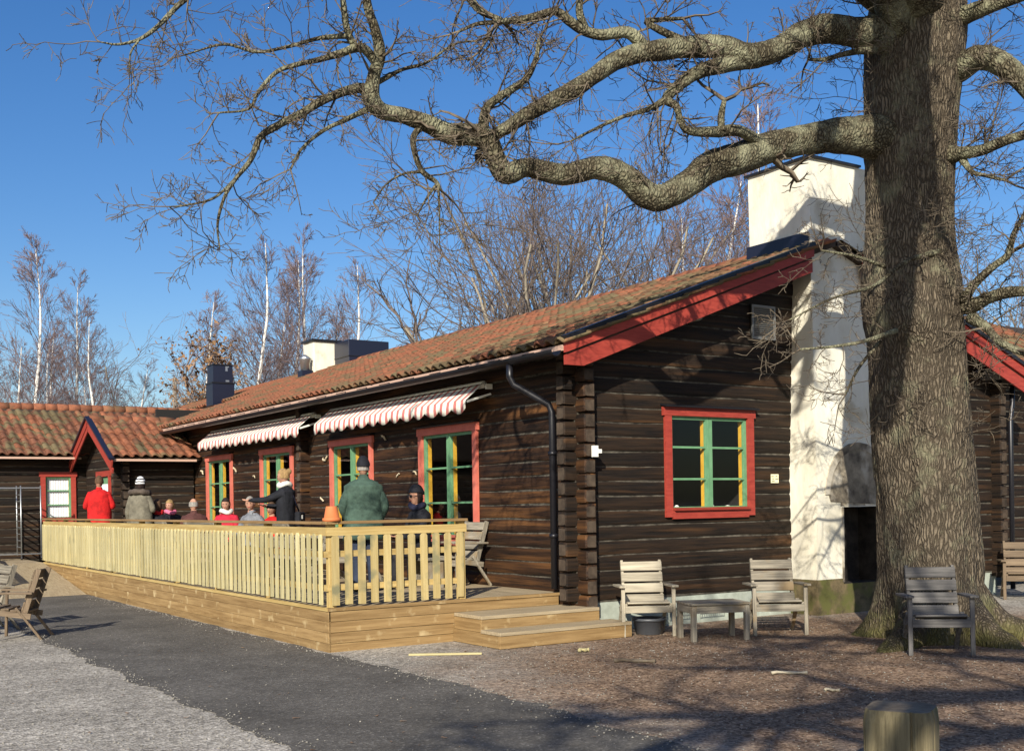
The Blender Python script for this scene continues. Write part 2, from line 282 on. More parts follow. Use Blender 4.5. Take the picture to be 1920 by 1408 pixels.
def empty(name, loc=(0, 0, 0), rz=0., label=None, cat=None, group=None):
    o = bpy.data.objects.new(name, None); COL.objects.link(o); o.location = loc; o.rotation_euler = (0, 0, rz); o.empty_display_size = .2
    return tag(o, label, cat, group)
def copy_tree(o, parent=None):
    c = o.copy(); COL.objects.link(c); c.parent = parent
    for ch in list(o.children): copy_tree(ch, c)
    return c
def fr(o, rz): return Matrix.Translation(o) @ Matrix.Rotation(rz, 4, 'Z')
def fastmesh(name, V, Fq, mat, tri=False):
    """numpy vertices (n,3), faces (m,k)"""
    me = bpy.data.meshes.new(name); k = Fq.shape[1]
    me.vertices.add(len(V)); me.vertices.foreach_set('co', V.astype(np.float32).ravel())
    me.loops.add(Fq.size); me.loops.foreach_set('vertex_index', Fq.astype(np.int32).ravel())
    me.polygons.add(len(Fq)); me.polygons.foreach_set('loop_start', np.arange(0, Fq.size, k, dtype=np.int32)); me.polygons.foreach_set('loop_total', np.full(len(Fq), k, np.int32))
    me.materials.append(MATS[mat]); me.update(calc_edges=True); me.validate(); return me
def tubes_mesh(name, tubes, mat, k=3):
    P = np.array([p for t_ in tubes for p in t_[0]], float); Rr = np.array([r for t_ in tubes for r in t_[1]], float)
    ln = [len(t_[0]) for t_ in tubes]; st = np.cumsum([0]+ln)
    T = np.zeros_like(P); T[:-1] = P[1:]-P[:-1]
    ends = st[1:]-1; T[ends] = T[ends-1]
    T /= np.maximum(np.linalg.norm(T, axis=1, keepdims=True), 1e-9)
    ref = np.where(np.abs(T[:, 2:3]) < .9, np.array([[0, 0, 1.]]), np.array([[1., 0, 0]]))
    A = np.cross(T, ref); A /= np.maximum(np.linalg.norm(A, axis=1, keepdims=True), 1e-9); B = np.cross(T, A)
    ang = 2*np.pi*np.arange(k)/k
    V = P[:, None, :] + Rr[:, None, None]*(A[:, None, :]*np.cos(ang)[None, :, None] + B[:, None, :]*np.sin(ang)[None, :, None])
    idx = np.concatenate([np.arange(st[i], st[i+1]-1) for i in range(len(ln))])
    j = np.arange(k); a = idx[:, None]*k+j; b_ = idx[:, None]*k+(j+1) % k
    Fq = np.stack([a, b_, b_+k, a+k], -1).reshape(-1, 4)
    return fastmesh(name, V.reshape(-1, 3), Fq, mat)
def catmull(P, n=6):
    P = [np.array(p, float) for p in P]; P = [2*P[0]-P[1]]+P+[2*P[-1]-P[-2]]; out = []
    for i in range(1, len(P)-2):
        for s in range(n):
            t_ = s/n; a, b_, c_, d_ = P[i-1:i+3]
            out.append(.5*((2*b_)+(c_-a)*t_+(2*a-5*b_+4*c_-d_)*t_*t_+(3*b_-a-3*c_+d_)*t_**3))
    out.append(P[-2]); return out

# ------------------------------------------------------------------ ground, path
def grid_sheet(name, x0, x1, y0, y1, nx, ny, z, mat, edge=None):
    xs = np.linspace(x0, x1, nx+1); ys = np.linspace(y0, y1, ny+1); V = []
    for iy, y in enumerate(ys):
        for ix, x in enumerate(xs):
            xx = x
            if edge and ix in (0, nx): xx = x+edge(y, ix)
            V.append((xx, y, z))
    V = np.array(V); i = np.arange(nx)[None, :]+np.arange(ny)[:, None]*(nx+1); i = i.ravel()
    return fastmesh(name, V, np.stack([i, i+1, i+nx+2, i+nx+1], -1), mat)
g = link('ground', grid_sheet('ground', -900, 900, -900, 900, 4, 4, 0, 'gravel')); g['kind'] = 'structure'
def pedge(y, ix):
    e = .11*noise.noise(Vector((y*1.3, ix*7.7, 0)))+.06*noise.noise(Vector((y*5, ix*3.1, 2)))+.03*noise.noise(Vector((y*17, ix, 5)))
    if ix and y < -4: e += -.10
    return e
p = link('path', grid_sheet('path', -5.6, -3.28, -24, 13.2, 4, 520, .005, 'asphalt', pedge)); p['kind'] = 'structure'
def scatter(name, n, fn, smin, smax, mat, flat=.6, seed=1, leaf=False):
    r = np.random.default_rng(seed); P = []
    while len(P) < n:
        q = fn(r)
        if q is not None: P.append(q)
    P = np.array(P); n = len(P); s = smin+(smax-smin)*r.random(n)**2.2
    if leaf:
        base = np.array([(-1, -.45, 0), (1, -.45, .12), (1, .45, 0), (-1, .45, .2)]); Fb = np.array([(0, 1, 2), (0, 2, 3)])
    else:
        base = np.array([(1, 0, 0), (-1, 0, 0), (0, 1, 0), (0, -1, 0), (0, 0, 1.), (0, 0, -.4)]); Fb = np.array([(0, 2, 4), (2, 1, 4), (1, 3, 4), (3, 0, 4), (2, 0, 5), (1, 2, 5), (3, 1, 5), (0, 3, 5)])
    a = r.random(n)*6.283; ca, sa = np.cos(a), np.sin(a)
    B = base[None]*(1+.5*(r.random((n, len(base), 1))-.5)) * s[:, None, None] * np.array([1, .8, flat])
    V = np.stack([B[..., 0]*ca[:, None]-B[..., 1]*sa[:, None], B[..., 0]*sa[:, None]+B[..., 1]*ca[:, None], B[..., 2]], -1)+P[:, None, :]
    Fq = (Fb[None]+np.arange(n)[:, None, None]*len(base)).reshape(-1, 3)
    o = link(name, fastmesh(name, V.reshape(-1, 3), Fq, mat)); o['kind'] = 'stuff'; return o
noisy('stone_pale', (.15, .14, .12), (.36, .335, .29), 7, (1, 1, 1), .9, 0, 2, rand=0)
noisy('litter', (.12, .06, .03), (.42, .29, .18), 7, (1, 1, 1), .9, 0, 2, rand=0)
def f_edge(r):
    y = -9+20*r.random(); side = r.random()
    if side < .62: x = -3.28 + pedge(y, 4) - abs(r.normal(0, .16)) + .08
    else: x = -5.6 + pedge(y, 0) + abs(r.normal(0, .12)) - .06
    if x > -3.3 and y > .2: return None
    return (x, y, .008)
def f_path(r): return (-5.6+2.3*r.random(), -9+19*r.random()**1.2, .008)
def f_grav(r):
    x = -9+13*r.random(); y = -9.5+13*r.random()
    if -5.7 < x < -3.2 or (x > -3.3 and y > -.2): return None
    return (x, y, .003)
def f_lit(r):
    x = -3+8*r.random(); y = -8+8*r.random()
    if r.random() > math.exp(-((x-1.6)**2+(y+4.4)**2)/11): return None
    if y > -.2: return None
    return (x, y, .006)
tag(scatter('gravel_edge', 1900, f_edge, .006, .017, 'stone_pale', seed=2), 'loose pale gravel stones strewn along the asphalt edges', 'gravel')
tag(scatter('gravel_on_path', 380, f_path, .005, .013, 'stone_pale', seed=3), 'sparse pale grit lying on the dark asphalt', 'gravel')
tag(scatter('loose_gravel', 11000, f_grav, .005, .014, 'stone_pale', seed=4), 'loose grey gravel stones covering the yard', 'gravel')
def f_sparse(r):
    x = -9+12*r.random(); y = -9.5+14*r.random()
    if (x > -3.3 and y > -.8) or y > 3: return None
    return (x, y, .012)
tag(scatter('scattered_leaves', 420, f_sparse, .008, .026, 'litter', .5, seed=8, leaf=True), 'few dry leaf scraps blown over path and gravel', 'leaf litter')
tag(scatter('leaf_litter', 6500, f_lit, .010, .034, 'litter', .5, seed=5, leaf=True), 'brown dead leaves and bark chips under the oak', 'leaf litter')

# ------------------------------------------------------------------ log walls
HC = .19
def log_mesh(L, h, ext0=0, ext1=0, seed=0):
    """axis along +x from 0..L, outer face at y=0 (outward +y), z centred"""
    r = random.Random(seed); hh = h/2-.003
    prof = [(-.17, -hh), (-.05, -hh), (-.008, -hh*.93), (-.001, -hh*.6), (0, 0), (-.002, hh*.6), (-.009, hh*.93), (-.05, hh), (-.17, hh)]
    n = max(2, int(L/.42)); xs = [0, .02]+[L*i/n for i in range(1, n)]+[L-.02, L] if L > .1 else [0, L]
    m = MB(); k = len(prof)
    for i, x in enumerate(xs):
        s = .82 if i in (0, len(xs)-1) else 1.
        dy = r.uniform(-.010, .005); dt = r.uniform(-.011, .004); db = r.uniform(-.004, .011)
        for (y, z) in prof: m.v.append((x, (y+.085)*s-.085+dy, z*s+(dt if z > 0 else db if z < 0 else 0)))
    nr = len(xs)
    m.f = [(i*k+j, i*k+(j+1) % k, (i+1)*k+(j+1) % k, (i+1)*k+j) for i in range(nr-1) for j in range(k)]
    m.f += [tuple(range(k-1, -1, -1)), tuple((nr-1)*k+j for j in range(k))]
    m.mi = [0]*((nr-1)*k)+[1, 1]
    return m
LOGSEED = [0]
def log_wall(parent, org, rz, L, z0, top, openings=(), ext=(.17, .17), mat='log', half=False, zcut=None):
    """top(s) -> wall height at s.  openings: (s0,s1,z0,z1)"""
    M0 = fr((org[0], org[1], 0), rz)
    z = z0 - (HC/2 if half else 0); zmax = max(top(L*i/40) for i in range(41))
    while z < zmax - .05:
        zc = z+HC/2; h = HC
        lo, hi = -ext[0], L+ext[1]
        # clip under a sloping roof line
        ss = [lo+(hi-lo)*i/200 for i in range(201)]; ok = [s for s in ss if top(min(max(s, 0), L)) >= z+HC*.75]
        if not ok: z += HC; continue
        segs = [(min(ok), max(ok))]
        for (a, b_, q0, q1) in openings:
            if z+HC*.6 > q0 and z+HC*.4 < q1:
                ns = []
                for (s0, s1) in segs:
                    if b_ <= s0 or a >= s1: ns.append((s0, s1)); continue
                    if a > s0: ns.append((s0, a))
                    if b_ < s1: ns.append((b_, s1))
                segs = ns
        for (s0, s1) in segs:
            if s1-s0 < .06: continue
            LOGSEED[0] += 1
            log_mesh(s1-s0, h, seed=LOGSEED[0]).build('log', [mat, 'log_end'], parent, M=M0 @ Matrix.Translation((s0, 0, zc)))
        z += HC
    # caulked backing behind the joints
    bk = MB(); cuts = sorted(set([0, L]+[x for o in openings for x in o[:2]]))
    for a, b_ in zip(cuts[:-1], cuts[1:]):
        mid = (a+b_)/2; zz = [(z0-.08, None)]; op = [o for o in openings if o[0] < mid < o[1]]
        rngs = []; cur = z0-.02
        for o in sorted(op, key=lambda o: o[2]): rngs.append((cur, o[2], False)); cur = o[3]
        rngs.append((cur, None, True))
        nsub = max(1, int((b_-a)/.3)) if any(abs(top(a)-top(b_)) > .02 or abs(top(mid)-top(a)) > .02 for _ in (0,)) else 1
        for i in range(nsub):
            u, v = a+(b_-a)*i/nsub, a+(b_-a)*(i+1)/nsub
            for q0, q1, tp in rngs:
                e0 = top(u)-.04 if tp else q1; e1 = top(v)-.04 if tp else q1
                if min(e0, e1) <= q0: continue
                bk.add([(u, -.022, q0), (v, -.022, q0), (v, -.022, e1), (u, -.022, e0), (u, -.15, q0), (v, -.15, q0), (v, -.15, e1), (u, -.15, e0)],
                       [(3, 2, 1, 0), (4, 5, 6, 7), (0, 1, 5, 4), (2, 3, 7, 6), (1, 2, 6, 5), (3, 0, 4, 7)])
    bk.build('chinking', 'chinking', parent, M=M0)
def window(parent, org, rz, s0, s1, z0, z1, trim='red_paint', rows=3, sash='green_paint', curtain=False, hood=True, blue=False, leaves=2):
    """opening s0..s1, z0..z1; outward is local +y"""
    w_ = s1-s0; h = z1-z0; M0 = fr((org[0], org[1], 0), rz) @ Matrix.Translation((s0, 0, z0))
    root = MB()
    T = .115
    o = MB().box((w_/2, -.05, -.0), (w_-.01, .10, .03)).build('window', trim, parent, M=M0)
    def P(nm, mb, mt): return mb.build(nm, mt, o)
    P('architrave', MB().box((-T/2+.02, .022, h/2-.02), (T, .04, h+.1)), trim)
    P('architrave', MB().box((w_+T/2-.02, .022, h/2-.02), (T, .04, h+.1)), trim)
    P('architrave', MB().box((w_/2, .025, h+T/2-.02), (w_+2*T+.02, .046, T)), trim)
    P('architrave', MB().box((w_/2, .023, -T/2+.02), (w_-.045, .036, T)), trim)
    P('sill', MB().box((w_/2, .05, .035), (w_-.06, .07, .025), Matrix.Rotation(R(-12), 3, 'X')), trim)
    if hood: P('hood', MB().box((w_/2, .05, h+T+.0), (w_+2*T+.06, .12, .022), Matrix.Rotation(R(-14), 3, 'X')), 'black_metal')
    # yellow reveals inside
    P('reveal', MB().box((w_/2, -.11, h-.012), (w_-.12, .11, .024)), 'yellow_paint')
    f = .055; n = leaves; lw = (w_-.01)/n
    for i in range(n):
        a = .005+i*lw+.004; b_ = .005+(i+1)*lw-.004
        sm = MB().box((a+f/2, -.025, h/2), (f, .045, h-.02)).box((b_-f/2, -.025, h/2), (f, .045, h-.02)).box(((a+b_)/2, -.025, h-.01-f/2), (b_-a-2*f, .043, f)).box(((a+b_)/2, -.025, .01+f/2), (b_-a-2*f, .043, f))
        for r_ in range(1, rows):
            sm.box(((a+b_)/2, -.022, .01+(h-.02)*r_/rows), (b_-a-2*f, .034, .028))
        P('sash', sm, sash)
        P('reveal', MB().box((a+f*.5, -.082, h/2), (f*.9, .065, h-.05)), 'yellow_paint'); P('reveal', MB().box((b_-f*.5, -.082, h/2), (f*.9, .065, h-.05)), 'yellow_paint')
        for r_ in range(rows):
            za = .01+(h-.02)*r_/rows+(f if r_ == 0 else .014); zb = .01+(h-.02)*(r_+1)/rows-(f if r_ == rows-1 else .014)
            P('pane', MB().box(((a+b_)/2, -.03, (za+zb)/2), (b_-a-2*f+.004, .004, zb-za+.004)), 'glass')
    for q in (.2, .8):
        P('hinge', MB().box((.0, .005, h*q), (.02, .03, .09)), sash); P('hinge', MB().box((w_, .005, h*q), (.02, .03, .09)), sash)
    if curtain:
        cm = MB(); nx = 40
        for i in range(nx+1):
            x = .062+(w_-.124)*i/nx; y = -.075+.006*math.sin(i*1.35)
            cm.v += [(x, y, .03), (x, y, h-.03)]
        cm.f = [(2*i, 2*i+2, 2*i+3, 2*i+1) for i in range(nx)]; cm.mi = [0]*nx
        cm.build('curtain', 'curtain', o, True)
    return o

# ------------------------------------------------------------------ pantile roofs
def tile_mesh(w_=.25, l_=.40):
    m = MB(); n = 7; th = .016
    for y, zo in ((0, .024), (l_, -.008)):
        for j in range(n):
            u = j/(n-1); x = u*w_
            z = .042*math.sin(math.pi*min(1, u/.58)) if u < .58 else -.024*math.sin(math.pi*(u-.58)/.42)
            m.v += [(x, y, z+zo+th), (x, y, z+zo-(.004 if y else .012))]
    top = lambda r, j: r*2*n+2*j
    for j in range(n-1):
        a, b_, c_, d_ = top(0, j), top(0, j+1), top(1, j+1), top(1, j)
        m.f += [(a, b_, c_, d_), (a+1, d_+1, c_+1, b_+1), (a, a+1, b_+1, b_)]
    m.f += [(0, top(1, 0), top(1, 0)+1, 1), (top(0, n-1), top(0, n-1)+1, top(1, n-1)+1, top(1, n-1))]
    m.mi = [0]*len(m.f); return m
def tile_roof(parent, org, u, v, ncol, nrow, mats, keep, cw=.215, rw=.335, matfn=None, seed=0, skip=None):
    u = Vector(u).normalized(); v = Vector(v).normalized(); n_ = u.cross(v)
    r = random.Random(seed); base = tile_mesh(); shared = [base.mesh('tile', mt) for mt in mats]
    for me in shared: me.polygons.foreach_set('use_smooth', [True]*len(me.polygons))
    stuff = {}
    for c_ in range(ncol):
        for q in range(nrow):
            if skip and skip(c_, q): continue
            p_ = Vector(org)+u*(c_*cw+r.uniform(-.006, .006))+v*(q*rw+r.uniform(-.012, .012))+n_*(.03+r.uniform(-.003, .006))
            M_ = Matrix((u, v, n_)).transposed().to_4x4(); M_ = Matrix.Translation(p_) @ M_ @ Matrix.Rotation(r.uniform(-.03, .03), 4, 'Z') @ Matrix.Rotation(r.uniform(-.012, .012)+.02, 4, 'X')
            k_ = matfn(c_, q, r) if matfn else 0
            if keep(c_, q): link('tile', shared[k_], parent, M_)
            else:
                mb = stuff.setdefault(k_, MB()); mb.add([M_ @ Vector(x) for x in base.v], base.f)
    for k_, mb in stuff.items():
        o = mb.build('roof_tiles', mats[k_], parent, True); o['kind'] = 'stuff'
def slab(m, a, b_, c_, d_, th):
    """a,b,c,d counter-clockwise seen from above, thickness downwards along normal"""
    a, b_, c_, d_ = map(Vector, (a, b_, c_, d_)); n_ = (b_-a).cross(d_-a).normalized()
    vs = [a, b_, c_, d_]+[q-n_*th for q in (a, b_, c_, d_)]
    return m.add(vs, [(0, 1, 2, 3), (7, 6, 5, 4), (0, 4, 5, 1), (1, 5, 6, 2), (2, 6, 7, 3), (3, 7, 4, 0)])

# ================================================================== MAIN LOG CABIN
cab = empty('log_cabin', (0, 0, 0), 0, 'long dark brown log cabin with tiled roof, red trim and white gable chimney', 'building')
ZB = .39; LEN = 18.0; GW = 8.8; RIDGE = 4.4; SL = .369; ZE = 3.72   # roof underside height at X=0
def rz_at(x): return ZE + SL*min(x, GW-x) - .09
WZ0, WZ1 = 1.14, 2.72
wins = [(12.5, 14.0), (9.15, 10.65), (5.75, 7.25), (2.42, 3.95)]
long_open = [(a, b_, WZ0, WZ1) for a, b_ in wins]
log_wall(cab, (0, 0), R(90), LEN, ZB, lambda s: 3.62, long_open, (.18, 0), 'log', half=True)
gwin = (8.8-2.98, 8.8-1.54, 1.50, 2.80)
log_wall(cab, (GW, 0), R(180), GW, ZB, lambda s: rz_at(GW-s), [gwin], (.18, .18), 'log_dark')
# side wall at the far right, inner cross wall ends
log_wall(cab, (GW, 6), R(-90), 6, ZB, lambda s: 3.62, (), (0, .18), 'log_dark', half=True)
for k_ in range(17):
    z = ZB+HC*k_
    log_mesh(.36, HC, seed=900+k_).build('log', ['log', 'log_end'], cab, M=fr((.17, 8.32, 0), R(180)) @ Matrix.Translation((0, 0, z+HC/2)))
for s0, s1 in wins: window(cab, (0, 0), R(90), s0, s1, WZ0, WZ1, 'pink_paint')
window(cab, (GW, 0), R(180), *gwin, 'red_paint')
# plinth and closing surfaces
MB().box((GW/2, .10, ZB/2-.005), (GW-.1, .14, ZB)).box((.10, LEN/2, ZB/2-.006), (.14, LEN-.3, ZB)).box((GW-.1, 3.1, ZB/2-.006), (.14, 5.7, ZB)).build('plinth', 'concrete', cab)
MB().box((GW/2, LEN/2+.2, .42), (GW-.5, LEN-.5, .04)).build('floor', 'dark_inside', cab)
MB().box((GW/2, LEN+.05, 2.2), (GW, .1, 4.)).box((GW-.1, 12, 2.), (.1, 12, 3.4)).build('back_wall', 'dark_inside', cab)
MB().box((4.2, 9, 2.2), (.1, 17, 3.6)).build('inner_wall', 'dark_inside', cab)
# basement grille
gr = MB().box((2.0, -.005, .25), (1.15, .05, .05)).box((2.0, -.005, .02), (1.15, .05, .05)).box((1.45, -.004, .135), (.06, .05, .19)).box((2.55, -.004, .135), (.06, .05, .19)).box((2.0, -.004, .135), (.05, .05, .19))
go = gr.build('cellar_window', 'concrete', cab)
gm = MB()
for i in range(26): gm.box((1.5+i*.04, .012, .135), (.006, .006, .19))
for i in range(4): gm.box((2., .017, .06+i*.05), (1.05, .005, .005))
gm.build('grille', 'grey_metal', go)
# roof
EV = .45; VG = .42; RY1 = 27.0; YE = 16.7
rf = MB()
zr = lambda x: ZE+SL*x
slab(rf, (-EV, YE, zr(-EV)), (-EV, -VG, zr(-EV)), (RIDGE, -VG, zr(RIDGE)), (RIDGE, YE, zr(RIDGE)), .07)
slab(rf, (2.2, RY1, zr(2.2)), (2.2, YE+.002, zr(2.2)), (RIDGE, YE+.002, zr(RIDGE)), (RIDGE, RY1, zr(RIDGE)), .07)
slab(rf, (RIDGE+.002, RY1, zr(RIDGE)), (RIDGE+.002, -VG, zr(RIDGE)), (GW+EV, -VG, zr(-EV)), (GW+EV, RY1, zr(-EV)), .07)
roof = rf.build('roof', 'roof_board', cab)
ca, sa = math.cos(math.atan(SL)), math.sin(math.atan(SL))
NC = int((YE+VG)/.215); NR = 15
tile_roof(roof, (-EV-.05, YE, zr(-EV-.05)), (0, -1, 0), (ca, 0, sa), NC+1, NR, ['tile', 'tile_mossy'], lambda c_, q: c_ >= NC-19,
          matfn=lambda c_, q, r: 1 if r.random() < .15+.75*max(0, (c_-NC*.55)/(NC*.45)) else 0, seed=3)
tile_roof(roof, (2.2, RY1, zr(2.2)), (0, -1, 0), (ca, 0, sa), int((RY1-YE)/.215), 7, ['tile'], lambda c_, q: False, seed=4)
tile_roof(roof, (GW+EV+.05, -VG, zr(-EV-.05)), (0, 1, 0), (-ca, 0, sa), 26, NR, ['tile_mossy'], lambda c_, q: False, seed=5)
# ridge tiles
rm = MB().tube([(0, 0, 0), (.36, 0, 0)], [.125, .115], 12)
rme = rm.mesh('ridge_tile', 'tile'); rme.polygons.foreach_set('use_smooth', [True]*len(rme.polygons))
for i in range(48):
    y = .95+i*.34
    if y > RY1-.4: break
    link('ridge_tile', rme, roof, Matrix.Translation((RIDGE, y, zr(RIDGE)+.005+rng.uniform(-.006, .006))) @ Matrix.Rotation(R(90), 4, 'Z'))
# verge boards on both slopes, in two stepped boards under a black metal edge
for sgn in (0, 1):
    fx = (lambda x: x) if sgn == 0 else (lambda x: GW-x)
    x1 = 3.86
    def vb(zt0, zt1, y0, y1):
        m = MB(); A = [(-EV-.03, zt0), (x1, zt0), (x1, zt1), (-EV-.03 + (.28 if zt1 < -.2 else 0), zt1), (-EV-.03, max(zt1, -.21+.0) if zt1 < -.2 else zt1)]
        pts = []
        for x, dz in A:
            base = zr(x)
            pts.append((fx(x), base+dz))
        if zt1 < -.2: pts[3] = (fx(-EV+.25), zr(-EV-.03)-.24); pts[4] = (fx(-EV-.03), zr(-EV-.03)-.24)
        n_ = len(pts); m.v = [(x, y0, z) for x, z in pts]+[(x, y1, z) for x, z in pts]
        m.f = [tuple(range(n_)), tuple(range(2*n_-1, n_-1, -1))]+[(i, i+n_, (i+1) % n_+n_, (i+1) % n_) for i in range(n_)]
        m.mi = [0]*len(m.f)
        bm = bmesh.new(); me_ = m.mesh('verge_board', 'red_paint'); bm.from_mesh(me_); bmesh.ops.recalc_face_normals(bm, faces=bm.faces); bm.to_mesh(me_); bm.free()
        return link('verge_board', me_, roof)
    vb(.05, -.095, -VG-.065, -VG-.004); vb(-.125, -.31, -VG-.032, -VG-.003)
    MB().bar((fx(-EV), -VG-.01, zr(-EV)-.11), (fx(x1), -VG-.01, zr(x1)-.11), .02, .06).build('verge_batten', 'roof_board', roof)
    MB().bar((fx(-EV-.04), -VG-.035, zr(-EV-.04)+.085), (fx(x1), -VG-.035, zr(x1)+.085), .13, .06).build('verge_flashing', 'black_metal', roof)
# purlin ends
for x, dz, r_ in ((.35, -.20, .10), (1.75, -.24, .12), (3.35, -.22, .11), (8.45, -.2, .1), (7.05, -.24, .12)):
    z = ZE+SL*min(x, GW-x)+dz
    MB().tube([(x, .1, z), (x, -VG+.06, z), (x, -VG+.04, z)], [r_, r_, r_*.93], 14).build('purlin_end', 'purlin', roof, True)
# eaves: drip edge, gutter, brackets, pipes
MB().bar((-EV-.03, -VG, zr(-EV)-.045), (-EV-.03, YE, zr(-EV)-.045), .02, .07).build('drip_edge', 'drip', roof)
gm = MB(); prof = [(.075*math.cos(a), .075*math.sin(a)) for a in [math.pi+math.pi*i/8 for i in range(9)]]; prof += [(.067*math.cos(a), .067*math.sin(a)) for a in [2*math.pi-math.pi*i/8 for i in range(9)]]
GX, GZ = -EV-.125, zr(-EV)-.075
for y in (-VG+.02, YE):
    gm.v += [(GX+a, y, GZ+b_-(0 if y < 5 else .03)) for a, b_ in prof]
n_ = len(prof); gm.f = [(i, (i+1) % n_, (i+1) % n_+n_, i+n_) for i in range(n_)]+[tuple(range(n_)), tuple(range(2*n_-1, n_-1, -1))]; gm.mi = [0]*len(gm.f)
gut = gm.build('gutter', 'black_metal', roof, False)
for i in range(22): MB().bar((GX-.085, .2+i*.78, GZ+.0), (-EV+.05, .2+i*.78, GZ+.06), .025, .012).build('gutter_bracket', 'black_metal', gut)
MB().tube([(GX, .62, GZ-.05), (GX, .62, GZ-.22), (GX+.03, .58, GZ-.32), (-.16, .36, GZ-.58), (-.13, .33, GZ-.68), (-.13, .33, .55)], [.045]*6, 12).build('downpipe', 'black_metal', roof, True)
for z in (2.25, 1.2): MB().tube([(-.13, .33, z), (-.13, .33, z+.05)], .06, 12).build('pipe_clamp', 'black_metal', roof, True)
MB().tube([(GX, 16.2, GZ-.05), (GX, 16.2, GZ-.25), (-.15, 15.6, GZ-.7), (-.15, 15.6, .55)], .07, 12).build('downpipe', 'black_metal', roof, True)
MB().tube([(GW+.13, -.2, GZ), (GW+.13, -.2, GZ-.3), (GW-.02, -.26, GZ-.6), (GW-.02, -.26, .1)], .04, 12).build('downpipe', 'black_metal', roof, True)
MB().box((-.02-.25, 8, zr(-.2)-.10), (.44, 16.6, .02), Matrix.Rotation(-math.atan(SL), 3, 'Y')).build('soffit', 'roof_board', roof)
# gable chimney: rough plastered stack widening downwards
def stack_ring(z):
    t_ = min(1, max(0, (z-2.2)/2.8)); lo = (3.83, 5.55, -.48, .05); hi = (3.97, 4.97, -.32, .88)
    a = [lo[i]+(hi[i]-lo[i])*t_ for i in range(4)]
    if z < 4.9: a[3] = .05
    else: a[3] = .88
    return a
cm = MB(); levels = [0.0, .25, .42, .5, .8, 1.2, 1.52, 1.7, 2., 2.4, 2.8, 3.2, 3.6, 4., 4.4, 4.75, 4.899, 4.901, 5.2, 5.6, 6.0, 6.35, 6.5]; npx = 10; FX0, FX1, FZ0, FZ1 = 4.38, 5.22, .42, 1.52
chim = empty('chimney', (0, 0, 0)); chim.parent = cab
def face_x(xa, xb, y, z): return [(q, y, z) for q in (xa, xa+(FX0-xa)*.4, FX0-.12, FX0, FX0+.2, FX0+.38, FX0+.56, FX1, FX1+(xb-FX1)*.5, (xb+FX1+(xb-FX1)*.5)/2, xb)]
rings = []
for z in levels:
    x0, x1, y0, y1 = stack_ring(z); ring = face_x(x0, x1, y0, z)+[(x1, y0+(y1-y0)*i/6, z) for i in range(1, 7)]+[(x1+(x0-x1)*i/npx, y1, z) for i in range(1, npx+1)]+[(x0, y1+(y0-y1)*i/6, z) for i in range(1, 6)]
    rings.append([tuple(Vector(q)+Vector((noise.noise(Vector(q)*2.2), noise.noise(Vector(q)*2.2+Vector((5, 0, 0))), 0))*(.004 if abs(q[0]-4.75) < .75 and q[2] < 2.6 and q[1] < -.3 else .014)) for q in ring])
k_ = len(rings[0]); cm.v = [q for r_ in rings for q in r_]
for i in range(len(rings)-1):
    for j in range(k_):
        a = rings[i][j]; b_ = rings[i][(j+1) % k_]; zc = (levels[i]+levels[i+1])/2; xc = (a[0]+b_[0])/2
        if j < npx and FZ0 < zc < FZ1 and FX0 < xc < FX1: continue
        cm.f.append((i*k_+j, i*k_+(j+1) % k_, (i+1)*k_+(j+1) % k_, (i+1)*k_+j))
        cm.mi.append(1 if zc < .52 else 0)
cm.f.append(tuple((len(rings)-1)*k_+j for j in range(k_))); cm.mi.append(0)
stk_ = cm.build('stack', ['plaster', 'mossy_base'], chim, True); stk_.data.set_sharp_from_angle(angle=R(38))
# hearth recess
hx0, hx1 = 4.33, 5.27
MB().box((hx0+.02, -.235, .97), (.05, .44, 1.10)).box((hx1-.02, -.235, .97), (.05, .44, 1.10)).box((4.8, -.03, .97), (.84, .03, 1.10)).box((4.8, -.235, .40), (.84, .44, .05)).build('hearth', 'soot_black', chim)
MB().box((4.80, -.25, 1.56), (.94, .46, .06)).build('hearth_lintel', 'soot', chim)
am = MB(); 
for i in range(13):
    a = math.pi*i/12
    for rr, yy in ((.52, -.500), (.60, -.502), (.60, -.44), (.52, -.44)): am.v.append((4.72-rr*1.2*math.cos(a), yy, 1.70+rr*1.25*math.sin(a)))
am.f = [(i*4+j, i*4+(j+1) % 4, i*4+4+(j+1) % 4, i*4+4+j) for i in range(12) for j in range(4)]+[(0, 1, 2, 3), (51, 50, 49, 48)]; am.mi = [0]*len(am.f)
am.build('hearth_arch', 'soot', chim, False)
av = [(4.72+.64, -.481, 1.535), (4.72-.60, -.481, 1.60)]+[(4.72-.64*math.cos(math.pi*i/16), -.481, 1.70+.66*math.sin(math.pi*i/16)) for i in range(17)]
am = MB(); am.v = [(x, -.492, z) for x, y, z in av]+[(x, -.43, z) for x, y, z in av]; n_ = len(av); am.f = [tuple(range(n_)), tuple(range(2*n_-1, n_-1, -1))]+[(i, (i+1) % n_, (i+1) % n_+n_, i+n_) for i in range(n_)]; am.mi = [0]*len(am.f)
bm = bmesh.new(); me_ = am.mesh('hearth_hood', 'soot'); bm.from_mesh(me_); bmesh.ops.recalc_face_normals(bm, faces=bm.faces); bm.to_mesh(me_); bm.free(); link('hearth_hood', me_, chim)
MB().box((FX0-.01, -.47, .98), (.04, .05, 1.08), ch=.008).build('hearth_jamb', 'soot', chim)
MB().box((4.47, .28, 6.515), (1.10, 1.30, .03)).build('chimney_cap', 'black_metal', chim)
zf = zr(4.)+.1
MB().bar((3.945, -.30, zf+.03), (3.945, .90, zf+.03), .03, .24).build('flashing', 'blue_metal', chim)
